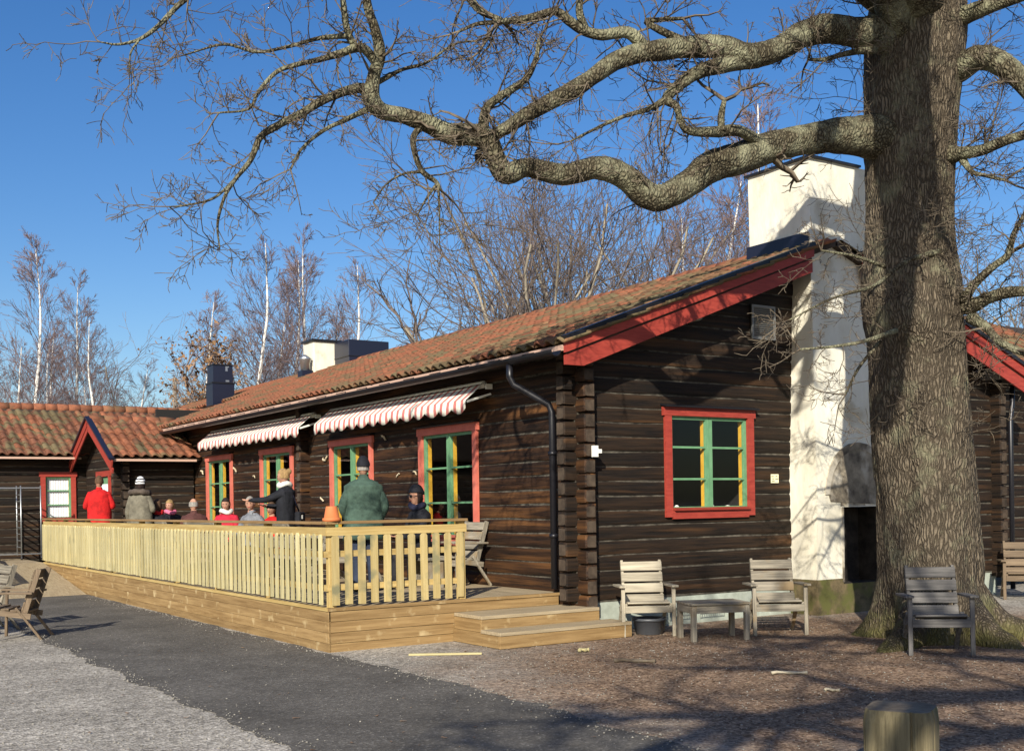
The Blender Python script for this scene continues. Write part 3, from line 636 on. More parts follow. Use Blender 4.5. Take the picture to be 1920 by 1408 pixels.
# gable extras
vg = MB().box((0, .012, 0), (.46, .03, .48)); vo_ = vg.build('vent', 'dark_inside', cab, M=fr((3.30, 0, 4.14), R(180)))
vm = MB()
for i in range(15): vm.box((0, .032, -.20+i*.0285), (.40, .03, .005), Matrix.Rotation(R(38), 3, 'X'))
vm.box((-.215, .03, 0), (.03, .035, .48)).box((.215, .03, 0), (.03, .035, .48)).box((0, .03, .225), (.40, .035, .03)).box((0, .03, -.225), (.40, .035, .03))
vm.build('louvre', 'vent_paint', vo_)
sg = MB().box((0, .012, 0), (.145, .012, .125)).build('notice', 'sign_paper', None, M=fr((3.50, 0, 1.94), R(180)))
tag(sg, 'small cream notice with three lines of print on dark gable logs', 'sign')
# the print is too small to read in the picture: three short rows of strokes as they look there
im = MB()
for z, words in ((.030, [(-.048, .05), (.028, .04)]), (-.004, [(-.038, .036), (0, .012), (.036, .05)]), (-.038, [(-.034, .056)])):
    for x, w_ in words:
        n_ = max(1, int(w_/.008))
        for i in range(n_): im.box((-(x-w_/2+(i+.5)*w_/n_), .0192, z+rng.uniform(-.002, .002)), (w_/n_*.62, .002, .011+rng.uniform(-.003, .003)))
im.build('print', 'ink', sg)
lp = MB().box((0, .03, 0), (.07, .05, .14)).build('wall_socket', 'white_paint', None, M=fr((.135, -.18, 2.28), R(180)))
tag(lp, 'white lamp bracket on the cabin corner log ends', 'wall lamp')
MB().box((-.05, .05, 0), (.05, .05, .05)).build('stub', 'white_paint', lp)
for px, py, a_, s_ in ((722, 822, .4, 1.), (748, 893, -.3, .7), (780, 889, .2, .8), (612, 858, 1.0, 1.2), (606, 936, .6, .9), (381, 888, .2, 1.2), (443, 881, .5, 1.2), (478, 896, .1, .8), (566, 845, .3, 1.)):
    q_ = onx(px, py, -.004)
    c_ = [(.03*math.sin(i*.9)*s_, (.11-.19*i/6)*s_, (.05*math.sin(i*.55+a_*3)+.02*i/6)*s_) for i in range(7)]
    c_ = [(-abs(x), y, z) for x, y, z in c_]
    h_ = MB().tube(c_, [.006*s_+.012*s_*math.sin(math.pi*(i+.4)/7) for i in range(7)], 8).build('curled_strip', 'curl', None, True, Matrix.Translation(tuple(q_)))
    tag(h_, 'pale curled strip of wood clinging to the long log wall', 'wood strip', 'curled strips on the long wall')
for x, h_, lab in ((1.78, .05, 'small white round ornament inside the gable window, beside its frame'), (2.42, .06, 'tiny white figurine inside the gable window by the middle post'), (2.72, .035, 'flat pale dish inside the gable window by the hinge side')):
    o_ = MB().lathe([(.012, 0), (.03, .005), (.035 if h_ > .04 else .06, h_*.5), (.018, h_*.9), (.004, h_)], 14).build('ornament', 'white_paint', None, True, Matrix.Translation((x, .14, 1.54))); tag(o_, lab, 'ornament')
MB().box((2.26, .19, 1.525), (1.36, .14, .03)).build('inner_sill', 'yellow_paint', cab)
# things on the roof
t_ = empty('roof_vent_box', (4.35, 15.6, zr(4.2)), 0, 'black sheet metal fan box beside pale chimney on the ridge', 'vent')
MB().box((.3, 0, .42), (1.15, .95, .42), ch=.01).build('upper_case', 'blue_metal', t_); MB().box((.3, 0, .07), (1.13, .93, .28), ch=.01).build('lower_case', 'blue_metal', t_)
MB().box((.3, 0, .21), (1.17, .97, .02)).build('seam', 'black_metal', t_)
t_ = empty('roof_chimney', (3.85, 16.3, zr(3.6)-.1), 0, 'low cream plastered chimney with black cap beside the fan box', 'chimney')
MB().box((0, 0, .48), (.72, .62, 1.0), ch=.02).build('stack', 'plaster', t_); MB().box((0, 0, 1.0), (.84, .74, .05)).build('cap', 'black_metal', t_)
t_ = empty('roof_flue', (3.3, 16.1, zr(3.3)), 0, 'small grey metal flue with cone hat and black collar', 'flue')
MB().box((0, 0, .08), (.30, .30, .26)).build('collar', 'blue_metal', t_)
MB().lathe([(.13, .2), (.13, .42), (.15, .43), (.15, .5), (.17, .52), (.05, .62), (.01, .63)], 16).build('pipe', 'grey_metal', t_, True)
t_ = empty('roof_vent_tower', (2.25, 19.6, zr(2.2)), 0, 'tall black metal vent tower near the far roof end', 'vent')
MB().box((0, 0, .25), (.62, .55, .6)).build('lower_case', 'blue_metal', t_); MB().box((0, 0, .82), (.56, .5, .46)).build('upper_case', 'blue_metal', t_); MB().box((0, 0, .57), (.66, .59, .04)).build('seam', 'black_metal', t_); MB().box((0, 0, 1.07), (.6, .54, .03)).build('lid', 'black_metal', t_)
MB().box((.1, -.252, .95), (.06, .01, .1)).box((.12, -.252, 1.02), (.1, .012, .03)).box((.12, -.252, .63), (.1, .012, .05)).build('catch', 'grey_metal', t_)
# awnings
def awning(y0, y1, label):
    t_ = empty('awning', (0, y0, 0), 0, label, 'awning', 'striped awnings on the long wall')
    L = y1-y0; m = MB(); n_ = int(L/.0475); xt, zt, xf, zf_ = -.14, 3.33, -.43, 3.08
    per = .38
    rows_ = []
    for i in range(n_+1):
        y = L*i/n_; sag = .012*math.sin(y*9)
        sc = abs(math.sin(math.pi*y/per)); b_ = zf_-.11-.075*sc
        m.v += [(xt, y, zt), ((xt+xf)/2, y, (zt+zf_)/2-.006+sag*.3), (xf, y, zf_), (xf-.012+sag*.4, y, (zf_+b_)/2), (xf-.006+sag, y, b_)]
    m.f = [(i*5+j, i*5+5+j, i*5+6+j, i*5+1+j) for i in range(n_) for j in range(4)]; m.mi = [0]*len(m.f)
    o = m.build('canvas', 'awning_cloth', t_, True)
    sd = o.modifiers.new('thickness', 'SOLIDIFY'); sd.thickness = .004; sd.offset = 0
    MB().tube([(xf+.012, .02, zf_-.022), (xf+.012, L-.02, zf_-.022)], .016, 8).build('front_bar', 'grey_metal', t_, True)
    MB().tube([(xt+.03, .03, zt-.02), (xt+.03, L-.03, zt-.02)], .05, 10).build('roller', 'white_paint', t_, True)
    for y in (.0, L):
        a = MB().bar((-.02, y, 3.18), (xf+.02, y, zf_-.02), .018, .03).box((-.05, y, 3.28), (.10, .03, .07)); a.build('arm', 'white_paint', t_)
awning(1.95, onx(582, 800, -.5)[1], 'longer red and white striped awning with scalloped edge near cabin corner')
awning(onx(553, 795, -.5)[1], onx(365, 838, -.5)[1], 'shorter red and white striped awning with scalloped edge near the vestibule')

# ================================================================== DECK
DX = -3.22; DY0 = .37; DY1 = 15.6; DZ = .50
deck = empty('deck', (DX/2, DY0, 0), 0, 'long raised wooden terrace with plank sides along the cabin', 'deck')
def dk(nm, mb, mt): return mb.build(nm, mt, deck, M=Matrix.Translation((-DX/2, -DY0, 0)))
npl = 22; pw = (-DX-.02)/npl
for i in range(npl):
    x = -.02-(i+.5)*pw
    dk('deck_board', MB().bar((x, DY0, DZ-.016), (x, DY1 if x < -1.8 else 14.85, DZ-.016), pw-.006, .03), 'decking')
bh = .122
for k_ in range(4):
    zc = DZ-.035-bh/2-k_*(bh+.002)
    L0 = DY1 if k_ < 2 else (13.4 if k_ == 2 else 12.8)
    dk('side_board', MB().bar((DX-.016, DY0-.03, zc), (DX-.016, L0, zc), .03, bh, ch=.004), 'fascia')
    dk('end_board', MB().bar((DX-.03, DY0-.016, zc), (-.06 if k_ < 1 else -1.56, DY0-.016, zc), .028, bh-.002, ch=.004), 'fascia')
dk('edge_board', MB().bar((DX-.02, DY0-.03, DZ-.019), (DX-.02, DY1, DZ-.019), .05, .036), 'rail_wood')
dk('nosing', MB().bar((DX-.04, DY0-.02, DZ-.0185), (-.06, DY0-.02, DZ-.0185), .05, .035), 'fascia')
dk('joist', MB().box((DX/2, (DY0+DY1)/2, .22), (-DX-.3, DY1-DY0-.6, .40)), 'dark_inside')
# steps at the gable end of the deck
st = MB().box((0, 0, .0), (.01, .01, .01))
def step(x0, x1, y0, y1, zt, nb):
    s_ = dk('step', MB().box(((x0+x1)/2, (y0+y1)/2, zt-.02), (x1-x0, y1-y0, .04), ch=.004), 'decking')
    h = (zt-.045)/nb
    for k_ in range(nb):
        zc = zt-.042-h*(k_+.5)
        MB().bar((x0, y0+.02, zc), (x1, y0+.02, zc), .03, h-.004, ch=.003).build('riser', 'fascia', s_)
        MB().bar((x0+.02, y0+.04, zc), (x0+.02, DY0-.034, zc), .03, h-.004, ch=.003).build('riser', 'fascia', s_)
        MB().bar((x1-.02, y0+.04, zc), (x1-.02, min(y1, -.2), zc), .03, h-.004, ch=.003).build('riser', 'fascia', s_)
step(-1.62, .10, -.30, DY0-.034, .345, 2)
step(-1.64, .27, -.72, -.30, .19, 1)

# railing with pickets
RH = 1.47
fence = empty('picket_railing', (DX, DY0, DZ), 0, 'new yellowish picket railing with rounded tops around the deck', 'railing')
def fc(nm, mb, mt, sm=False): return mb.build(nm, mt, fence, sm, M=Matrix.Translation((-DX, -DY0, -DZ)))
def picket_mesh(mat, wd=.078, h=.80, th=.02):
    m = MB(); a = wd/2
    pr = [(-a, 0), (a, 0), (a, h-.035), (a*.45, h), (-a*.45, h), (-a, h-.035)]
    n_ = len(pr); m.v = [(x, -th/2, z) for x, z in pr]+[(x, th/2, z) for x, z in pr]
    m.f = [tuple(range(n_)), tuple(range(2*n_-1, n_-1, -1))]+[(i, i+n_, (i+1) % n_+n_, (i+1) % n_) for i in range(n_)]; m.mi = [0]*len(m.f)
    me_ = m.mesh('picket', mat); bm = bmesh.new(); bm.from_mesh(me_); bmesh.ops.recalc_face_normals(bm, faces=bm.faces); bm.to_mesh(me_); bm.free(); return me_
pk = picket_mesh('picket'); pk2 = picket_mesh('picket_end', .088, .80, .022)
posts = [DY0+.05+i*1.9 for i in range(9)]; posts[-1] = DY1-.05
y = DY0+.13
while y < DY1:
    link('picket', pk, fence, Matrix.Translation((-.035-.012, y-DY0, .035+rng.uniform(-.006, .006))) @ Matrix.Rotation(R(90)+rng.uniform(-.02, .02), 4, 'Z') @ Matrix.Rotation(rng.uniform(-.008, .008), 4, 'Y'))
    y += .164
for yy in posts: fc('post', MB().box((DX+.045, yy, DZ+.47), (.085, .085, .945), ch=.004), 'rail_wood')
EX1 = -1.47
fc('post', MB().box((EX1, DY0+.04, DZ+.47), (.085, .085, .945), ch=.004), 'rail_wood')
for z in (DZ+.22, DZ+.60): fc('rail', MB().bar((DX-.0, DY0+.02, z), (DX-.0, DY1, z), .045, .07), 'rail_wood'); fc('rail', MB().bar((DX, DY0+.018, z+.005), (EX1+.04, DY0+.018, z+.005), .03, .07), 'rail_wood')
fc('top_rail', MB().bar((DX-.022, DY0, DZ+.86), (DX-.022, DY1, DZ+.86), .03, .095), 'rail_wood'); fc('top_rail', MB().bar((DX-.03, DY0-.012, DZ+.86), (EX1+.05, DY0-.012, DZ+.86), .03, .095), 'rail_wood')
fc('handrail', MB().bar((DX+.02, DY0-.06, DZ+.957), (DX+.02, DY1+.02, DZ+.957), .15, .032, ch=.004), 'handrail'); fc('handrail', MB().bar((DX-.06, DY0+.02, DZ+.959), (EX1+.06, DY0+.02, DZ+.959), .14, .033, ch=.004), 'handrail')
x = DX+.07
while x < EX1+.06:
    link('picket', pk2, fence, Matrix.Translation((x-DX, -.014, .025+rng.uniform(-.008, .008))) @ Matrix.Rotation(rng.uniform(-.008, .008), 4, 'Y')); x += .164
pot = MB().lathe([(.105, 0), (.108, .035), (.088, .04), (.065, .165), (.062, .17)], 20).build('flower_pot', 'terracotta', None, True, Matrix.Translation((DX+.05, DY0+.02, DZ+.976)))
tag(pot, 'orange terracotta pot upside down on the railing corner', 'flower pot')

# ================================================================== VESTIBULE + WING (one house with its own roofs)
wing = empty('log_wing', (-2, 18, 0), 0, 'low log house wing with mossy tiles behind the far deck end', 'building')
WM = Matrix.Translation((2, -18, 0)); WX0 = -13.0; WY = 18.4

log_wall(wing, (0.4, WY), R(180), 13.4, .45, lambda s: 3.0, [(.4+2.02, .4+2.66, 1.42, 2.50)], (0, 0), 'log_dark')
window(wing, (0.4, WY), R(180), .4+2.02, .4+2.66, 1.42, 2.50, 'red_paint', 3, 'green_paint', True, False, leaves=1)
wr = MB(); WEZ = 2.98; WP = .46; WRY = 21.0
slab(wr, (WX0, WY-.45, WEZ), (2.5, WY-.45, WEZ), (2.5, WRY, WEZ+WP*(WRY-WY+.45)), (WX0, WRY, WEZ+WP*(WRY-WY+.45)), .07)
slab(wr, (2.5, WRY*2-WY+.45, WEZ), (WX0, WRY*2-WY+.45, WEZ), (WX0, WRY+.002, WEZ+WP*(WRY-WY+.45)), (2.5, WRY+.002, WEZ+WP*(WRY-WY+.45)), .07)
MB().box((-6, 23.2, 1.7), (13.5, .1, 3.2)).box((WX0+.1, 21, 1.7), (.1, 4.6, 3.2)).build('back_wall', 'dark_inside', wing)
wroof = wr.build('roof', 'roof_board', wing)
cw_, sw_ = math.cos(math.atan(WP)), math.sin(math.atan(WP))
tile_roof(wroof, (-7.0, WY-.50, WEZ-.02), (1, 0, 0), (0, cw_, sw_), 44, 9, ['tile_wing', 'tile'], lambda c_, q: 8 <= c_ < 36, matfn=lambda c_, q, r: int(r.random() < .18), seed=9)
for i in range(34): link('ridge_tile', rme, wroof, Matrix.Translation((-7.2+i*.30, WRY, WEZ+WP*(WRY-WY+.45)+.01)))
MB().bar((-7.5, WY-.53, WEZ-.06), (-1.9, WY-.53, WEZ-.06), .03, .05).build('drip_edge', 'drip', wroof)
# vestibule
VX = -1.72; VY0 = 14.95; VY1 = 18.2; VEZ = 2.80; VRY = 16.5; VP = .46
vtop = lambda s: VEZ+.05+VP*min(s, VY1-VY0-s)+.05
log_wall(wing, (-.03, VY0), R(180), -VX-.03, .45, lambda s: 2.84, (), (0, .16), 'log_dark')
dop = (VRY-.62-VY0, VRY+.38-VY0, .5, 2.42)
log_wall(wing, (VX, VY0), R(90), VY1-VY0, .45, vtop, [dop], (.16, 0), 'log_dark', half=True)
dM = fr((VX, VY0, 0), R(90)) @ Matrix.Translation((dop[0], 0, .5)); dw = dop[1]-dop[0]; dh = 1.92
dr = MB().box((dw/2, -.03, dh/2), (dw-.04, .05, dh-.02)).build('door', 'green_paint', wing, M=dM)
for a in ((-.05, dh/2, .11, dh+.06), (dw+.05, dh/2, .11, dh+.06)): MB().box((a[0], .02, a[1]), (a[2], .05, a[3])).build('frame', 'red_paint', dr)
MB().box((dw/2, .022, dh+.07), (dw+.26, .054, .13)).build('frame', 'red_paint', dr)
MB().box((dw*.5, -.003, dh*.66), (dw*.72, .012, dh*.5)).build('pane', 'curtain', dr); MB().tube([(dw-.1, .02, 1.), (dw-.1, .06, 1.), (dw-.2, .06, 1.)], .012, 8).build('handle', 'grey_metal', dr)
vr = MB(); hz = VEZ+VP*(VRY-VY0+.5)
slab(vr, (VX-.32, VY0-.5, VEZ), (-.02, VY0-.5, VEZ), (-.02, VRY, hz), (VX-.32, VRY, hz), .06)
slab(vr, (-.02, VRY*2-VY0+.5, VEZ), (VX-.32, VRY*2-VY0+.5, VEZ), (VX-.32, VRY+.002, hz), (-.02, VRY+.002, hz), .06)
vroof = vr.build('porch_roof', 'roof_board', wing)
cv, sv = math.cos(math.atan(VP)), math.sin(math.atan(VP))
tile_roof(vroof, (VX-.30, VY0-.55, VEZ-.02), (1, 0, 0), (0, cv, sv), 9, 7, ['tile_wing', 'tile'], lambda c_, q: True, matfn=lambda c_, q, r: int(r.random() < .55), seed=10)
for i in range(6): link('ridge_tile', rme, vroof, Matrix.Translation((VX-.3+i*.33, VRY, hz+.02)))
for sg_ in (-1, 1):
    a = Vector((VX-.34, VRY, hz+.03)); b_ = Vector((VX-.34, VRY+sg_*(VRY-VY0+.62), VEZ-.10))
    for off, wd, xo in ((.0, .15, 0), (-.15, .11, .018)):
        dn = Vector((0, 0, off-.06)); MB().bar(a+dn+Vector((xo, 0, 0)), b_+dn+Vector((xo, 0, 0)), .03, wd).build('barge_board', 'red_paint', vroof)
    MB().bar(a+Vector((0, 0, .06)), b_+Vector((0, 0, .06)), .12, .05).build('verge_flashing', 'blue_metal', vroof)
MB().bar((VX-.32, VY0-.56, VEZ-.06), (-.15, VY0-.56, VEZ-.06), .03, .05).build('drip_edge', 'drip', vroof)
MB().bar((VX-.02, VY0-.6, VEZ-.02), (VX-.7, WY-.4, WEZ-.02), .5, .03).build('valley_flashing', 'blue_metal', vroof) if False else None
for o in list(wing.children): o.matrix_basis = WM @ o.matrix_basis
# white bracket lamp by the vestibule
lb = MB().box((0, .03, 0), (.05, .05, .15)).box((.04, .05, .0), (.1, .04, .05)).build('wall_lamp', 'white_paint', None, M=fr((-1.45, VY0-.0, 1.95), R(180)))
tag(lb, 'small white lamp bracket on the vestibule log wall', 'wall lamp')

# ramp, its railing and the metal rack at the far end
ramp = MB(); rx0, rx1 = -5.3, DX-.05
ramp.add([(rx0, 11.6, .01), (rx1, 11.6, .01), (rx1, 15.6, .49), (rx0, 15.6, .49), (rx1, 18.3, .49), (rx0, 18.3, .49), (rx0, 11.6, -.02), (rx1, 11.6, -.02), (rx1, 18.3, -.02), (rx0, 18.3, -.02)],
         [(0, 1, 2, 3), (3, 2, 4, 5), (0, 6, 7, 1), (1, 7, 8, 4, 2), (5, 9, 6, 0, 3), (4, 8, 9, 5), (6, 9, 8, 7)])
ro = tag(ramp.build('ramp', 'decking'), 'pale wooden ramp rising to the far deck end', 'ramp')
lr = empty('ramp_railing', (rx0, 13, 0), 0, 'short picket railing with stout post beside the ramp', 'railing')
def lrp(nm, mb, mt): return mb.build(nm, mt, lr, M=Matrix.Translation((-rx0, -13, 0)))
def rz_(y): return .01+.48*min(1, max(0, (y-11.6)/4.))
for yy in (12.0, 14.0, 16.0, 18.0): lrp('post', MB().box((rx0, yy, rz_(yy)+.48), (.10, .10, 1.0), ch=.005), 'fascia')
lrp('handrail', MB().bar((rx0, 11.9, rz_(11.9)+1.0), (rx0, 15.6, rz_(15.6)+1.0), .14, .035), 'handrail'); lrp('handrail', MB().bar((rx0, 15.6, rz_(15.6)+1.0), (rx0, 18.1, rz_(18)+1.0), .14, .035), 'handrail')
for zz in (.25, .75):
    lrp('rail', MB().bar((rx0, 12, rz_(12)+zz), (rx0, 15.6, rz_(15.6)+zz), .03, .07), 'rail_wood'); lrp('rail', MB().bar((rx0, 15.6, rz_(16)+zz), (rx0, 18, rz_(16)+zz), .03, .07), 'rail_wood')
y = 12.08
while y < 18.0:
    link('picket', pk, lr, Matrix.Translation((.03, y-13, rz_(y)+.10)) @ Matrix.Rotation(R(90), 4, 'Z')); y += .125
rk = empty('wheeled_rack', (-3.9, 17.3, .49), R(5), 'empty grey metal tray rack on castors by the wing wall', 'rack')
for x_ in (0, .5, .95):
    for y_ in (0, .35):
        if x_ == .95 and y_ == .35: continue
        m_ = MB()
        MB().tube([(x_, y_, .09), (x_, y_, 1.75)], .016, 8).build('upright', 'grey_metal', rk, True)
    m_ = MB()
    for i in range(10): m_.bar((x_, 0, .3+i*.155), (x_, .35, .3+i*.155), .03, .02)
    if x_ < .9: m_.build('runners', 'grey_metal', rk)
for z in (.14, 1.70): MB().bar((0, 0, z), (.95, 0, z), .03, .03).bar((0, .35, z), (.5, .35, z), .03, .03).bar((0, 0, z), (0, .35, z), .03, .03).build('frame', 'grey_metal', rk)
for x_, y_ in ((0, 0), (.5, 0), (0, .35), (.95, 0)): MB().tube([(x_-.015, y_, .045), (x_+.015, y_, .045)], .045, 12).build('castor', 'pot_black', rk, True)

# ================================================================== FURNITURE
def armchair(mat, label, loc, face, group='slatted wooden armchairs'):
    t_ = empty('armchair', loc, math.atan2(face[1], face[0])+R(90), label, 'chair', group)   # local -y is the front
    W = .62
    def q(nm, mb): return mb.build(nm, mat, t_)
    for s_ in (-1, 1):
        q('leg', MB().bar((s_*W/2, -.27, 0), (s_*W/2, -.25, .60), .045, .032, up=(0, 1, 0), ch=.004))
        q('leg', MB().bar((s_*(W/2-.035), .33, 0), (s_*(W/2-.035), .02, .42), .045, .03, up=(0, 1, 0), ch=.004))
        q('armrest', MB().bar((s_*(W/2+.01), -.32, .613), (s_*(W/2+.01), .24, .60), .085, .026, ch=.004))
        q('back_post', MB().bar((s_*(W/2-.07), .10, .28), (s_*(W/2-.07), .30, .90), .03, .06, up=(0, 1, 0)))
        q('side_rail', MB().bar((s_*(W/2-.035), -.26, .37), (s_*(W/2-.035), .20, .30), .03, .07))
    d = (Vector((0, .30, .90))-Vector((0, .10, .28))).normalized()
    for i in range(4):
        c_ = Vector((0, .10, .28))+d*(.15+i*.14)+Vector((0, -.04, .01))
        a = c_-Vector(((W-.10)/2, 0, 0)); b_ = c_+Vector(((W-.10)/2, 0, 0))
        q('back_slat', MB().bar(a, b_, .022, .116, up=d, ch=.004))
    for i in range(4):
        y_ = -.235+i*.115; q('seat_slat', MB().bar((-(W-.1)/2, y_, .415-.018*i), ((W-.1)/2, y_, .415-.018*i), .10, .022, ch=.003))
    q('front_rail', MB().bar((-W/2+.02, -.275, .335), (W/2-.02, -.275, .335), .025, .085, ch=.003))
    return t_
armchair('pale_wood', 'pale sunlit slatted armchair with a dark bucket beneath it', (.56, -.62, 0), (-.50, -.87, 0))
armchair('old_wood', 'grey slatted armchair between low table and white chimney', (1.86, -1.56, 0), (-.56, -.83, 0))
armchair('shaded_wood', 'shaded bluish slatted armchair in front of the oak trunk', (1.80, -3.90, 0), (-.66, -.75, 0))
armchair('brown_wood', 'brown slatted armchair by the cabin behind the oak', (8.30, -.75, 0), (-.75, -.66, 0))
tb = empty('low_table', (.87, -1.50, 0), R(-21), 'low grey wooden table between two armchairs by the gable', 'table')
for i in range(5): MB().bar((-.37, -.22+i*.11, .435), (.37, -.22+i*.11, .435), .106, .024, ch=.003).build('top_slat', 'old_wood', tb)
for sx in (-1, 1):
    for sy in (-1, 1): MB().box((sx*.33, sy*.22, .21), (.06, .06, .42), ch=.004).build('leg', 'old_wood', tb)
for sy in (-1, 1): MB().box((0, sy*.235, .375), (.60, .025, .09)).build('apron', 'old_wood', tb)
for sx in (-1, 1): MB().box((sx*.345, 0, .375), (.025, .38, .09)).build('apron', 'old_wood', tb)
bk = empty('bucket', (.62, -.62, 0), 0, 'dark grey plastic bucket under the pale armchair', 'bucket')
MB().lathe([(.15, 0), (.165, .01), (.195, .17), (.215, .175), (.215, .205), (.20, .205), (.185, .17), (.16, .03)], 28).build('tub', 'bucket', bk, True)
def picnic(loc, rz, label, mat='old_wood'):
    t_ = empty('picnic_table', loc, rz, label, 'picnic table', 'picnic tables with bench backs'); L = 1.7
    def q(nm, mb): return mb.build(nm, mat, t_)
    for i in range(4): q('top_plank', MB().bar((-L/2, -.225+i*.15, .70), (L/2, -.225+i*.15, .70), .142, .035, ch=.004))
    for s_ in (-1, 1):
        for i in range(2): q('seat_plank', MB().bar((-L/2, s_*(.56+i*.14), .42), (L/2, s_*(.56+i*.14), .42), .13, .035, ch=.004))
        for x_ in (-L/2+.18, L/2-.18):
            q('leg', MB().bar((x_, s_*.66, 0), (x_, s_*.20, .68), .05, .09, up=(1, 0, 0), ch=.004))
    for x_ in (-L/2+.12, L/2-.12):
        q('cross_beam', MB().bar((x_, -.72, .375), (x_, .78, .375), .045, .09)); q('cross_beam', MB().bar((x_, -.3, .66), (x_, .3, .66), .045, .06))
        q('back_post', MB().bar((x_, .70, .36), (x_, .93, .92), .045, .08, up=(1, 0, 0)))
    for i in range(2):
        f0 = .62+.2*i; c_ = Vector((0, .70+.23*(f0-.36)/.56*1. , f0+.02)); q('back_slat', MB().bar(c_-Vector((L/2, .025, 0)), c_+Vector((L/2, -.025, 0)), .024, .16, up=(0, .38, .92), ch=.004))
    return t_
a = onz(921, 1097, DZ)
armchair('old_wood', 'grey slatted armchair at the open end of the deck', (a[0]-.35, a[1]+.255, DZ), (-1, -.06, 0))
for i, yy in enumerate((4.3, 7.2, 10.0)): picnic((-1.55, yy, DZ), R(90), ['grey picnic table behind the railing beside the blonde standing woman', 'grey picnic table where a bald man in brown sits', 'grey picnic table behind the woman in the striped hat'][i])
armchair('brown_wood', 'brown weathered armchair on the gravel edge seen from its side', (-5.77, 4.34, 0), (-.9, .43, 0))
armchair('old_wood', 'grey weathered armchair near the ramp foot behind the brown one', (-5.95, 5.75, 0), (-.98, -.2, 0))
picnic((-7.6, 5.0, 0), R(-95), 'weathered picnic table beside the two armchairs on the gravel')
# post, sticks
pt = MB(); k_ = 96; hgt = .47; lv = [0, .1, .2, .3, .4, .445, hgt]
for z in lv:
    for j in range(k_):
        a = 2*math.pi*j/k_; c_, s_ = math.cos(a), math.sin(a); sq = (abs(c_)**5+abs(s_)**5)**(-1/5)
        r_ = .188*sq*(1-.06*max(0, (z-.42)/.05))*(1+.012*noise.noise(Vector((c_*3, s_*3, z*2))))
        for cr_a in (.7, 2.3, 3.6, 4.4, 5.5):
            dd = abs((a-cr_a+math.pi) % (2*math.pi)-math.pi)
            if dd < .05: r_ -= .022*(1-dd/.05)
        pt.v.append((r_*c_, r_*s_, z))
pt.f = [(i*k_+j, i*k_+(j+1) % k_, (i+1)*k_+(j+1) % k_, (i+1)*k_+j) for i in range(len(lv)-1) for j in range(k_)]+[tuple((len(lv)-1)*k_+j for j in range(k_))]
pt.mi = [0]*(len(pt.f)-1)+[1]
noisy('post_wood', (.09, .075, .042), (.24, .20, .115), 3, (10, 10, .5), .9, .9, 8, c3=(.10, .10, .05), s3=3, t3=.6, rand=0, bdist=.02)
noisy('post_top', (.11, .085, .06), (.25, .20, .14), 8, (1, 1, 1), .95, .8, 8, rand=0, bdist=.02)
po = tag(pt.build('wooden_post', ['post_wood', 'post_top'], None, False, fr((-3.24, -7.38, 0), R(28))), 'short cracked square wooden post standing in the gravel', 'post')
def stick(name, px, py, L, r_, ang, mat, label, cat):
    p_ = onz(px, py); n_ = 6; pts = [(L*(i/n_-.5), .02*math.sin(i*1.7), r_+.004+.006*math.sin(i)) for i in range(n_+1)]
    m_ = MB().tube(pts, [r_*(.7+.5*abs(math.sin(i*1.1+1))) for i in range(n_+1)], 7)
    tag(m_.build(name, mat, None, True, fr((p_[0], p_[1], 0), ang)), label, cat)
pl = MB().box((0, 0, .014), (.80, .05, .022), ch=.003).build('batten', 'picket', None, M=fr(tuple(onz(835, 1228)), R(-33))); tag(pl, 'pale loose wooden batten on the gravel by the steps', 'batten')
stick('stick', 1190, 1242, .42, .018, R(-40), 'twig', 'dark twisted stick lying on gravel below the low table', 'stick')
stick('stick', 1480, 1264, .34, .014, R(-30), 'pale_wood', 'pale splinter of wood lying on leaf litter', 'stick')
stick('stick', 1095, 1222, .14, .02, R(10), 'picket', 'short pale wood chip on gravel beside the steps', 'stick')
stick('stick', 1560, 1296, .12, .012, R(-35), 'pale_wood', 'small pale chip on the leaf litter before the post', 'stick')

# ================================================================== OUTBUILDING to the right, behind the cabin
ob = empty('log_outbuilding', (12, 4, 0), 0, 'second log house with tiled roof half hidden behind the oak', 'building')
log_wall(ob, (16, .6), R(180), 6.5, .3, lambda s: 3.7, (), (0, .16), 'log_dark')
log_wall(ob, (9.5, .6), R(90), 5.0, .3, lambda s: 3.7, (), (.16, 0), 'log_dark', half=True)
orf = MB(); slab(orf, (9.35, .1, 3.75), (16.4, .1, 3.75), (16.4, 3.6, 5.4), (9.35, 3.6, 5.4), .07); slab(orf, (16.4, 7.1, 3.75), (9.35, 7.1, 3.75), (9.35, 3.602, 5.4), (16.4, 3.602, 5.4), .07)
oroof = orf.build('roof', 'roof_board', ob); co_, so_ = math.cos(math.atan(1.65/3.5)), math.sin(math.atan(1.65/3.5))
tile_roof(oroof, (9.35, .05, 3.73), (1, 0, 0), (0, co_, so_), 20, 12, ['tile_mossy', 'tile'], lambda c_, q: c_ < 12, matfn=lambda c_, q, r: int(r.random() < .4), seed=12)
MB().bar((9.32, .0, 3.68), (9.32, 3.6, 5.38), .03, .26).build('barge_board', 'red_paint', oroof)
MB().box((12.75, 5.7, 1.9), (6.5, .1, 3.6)).build('back_wall', 'dark_inside', ob)
for o in list(ob.children): o.matrix_basis = Matrix.Translation((-12, -4, 0)) @ o.matrix_basis

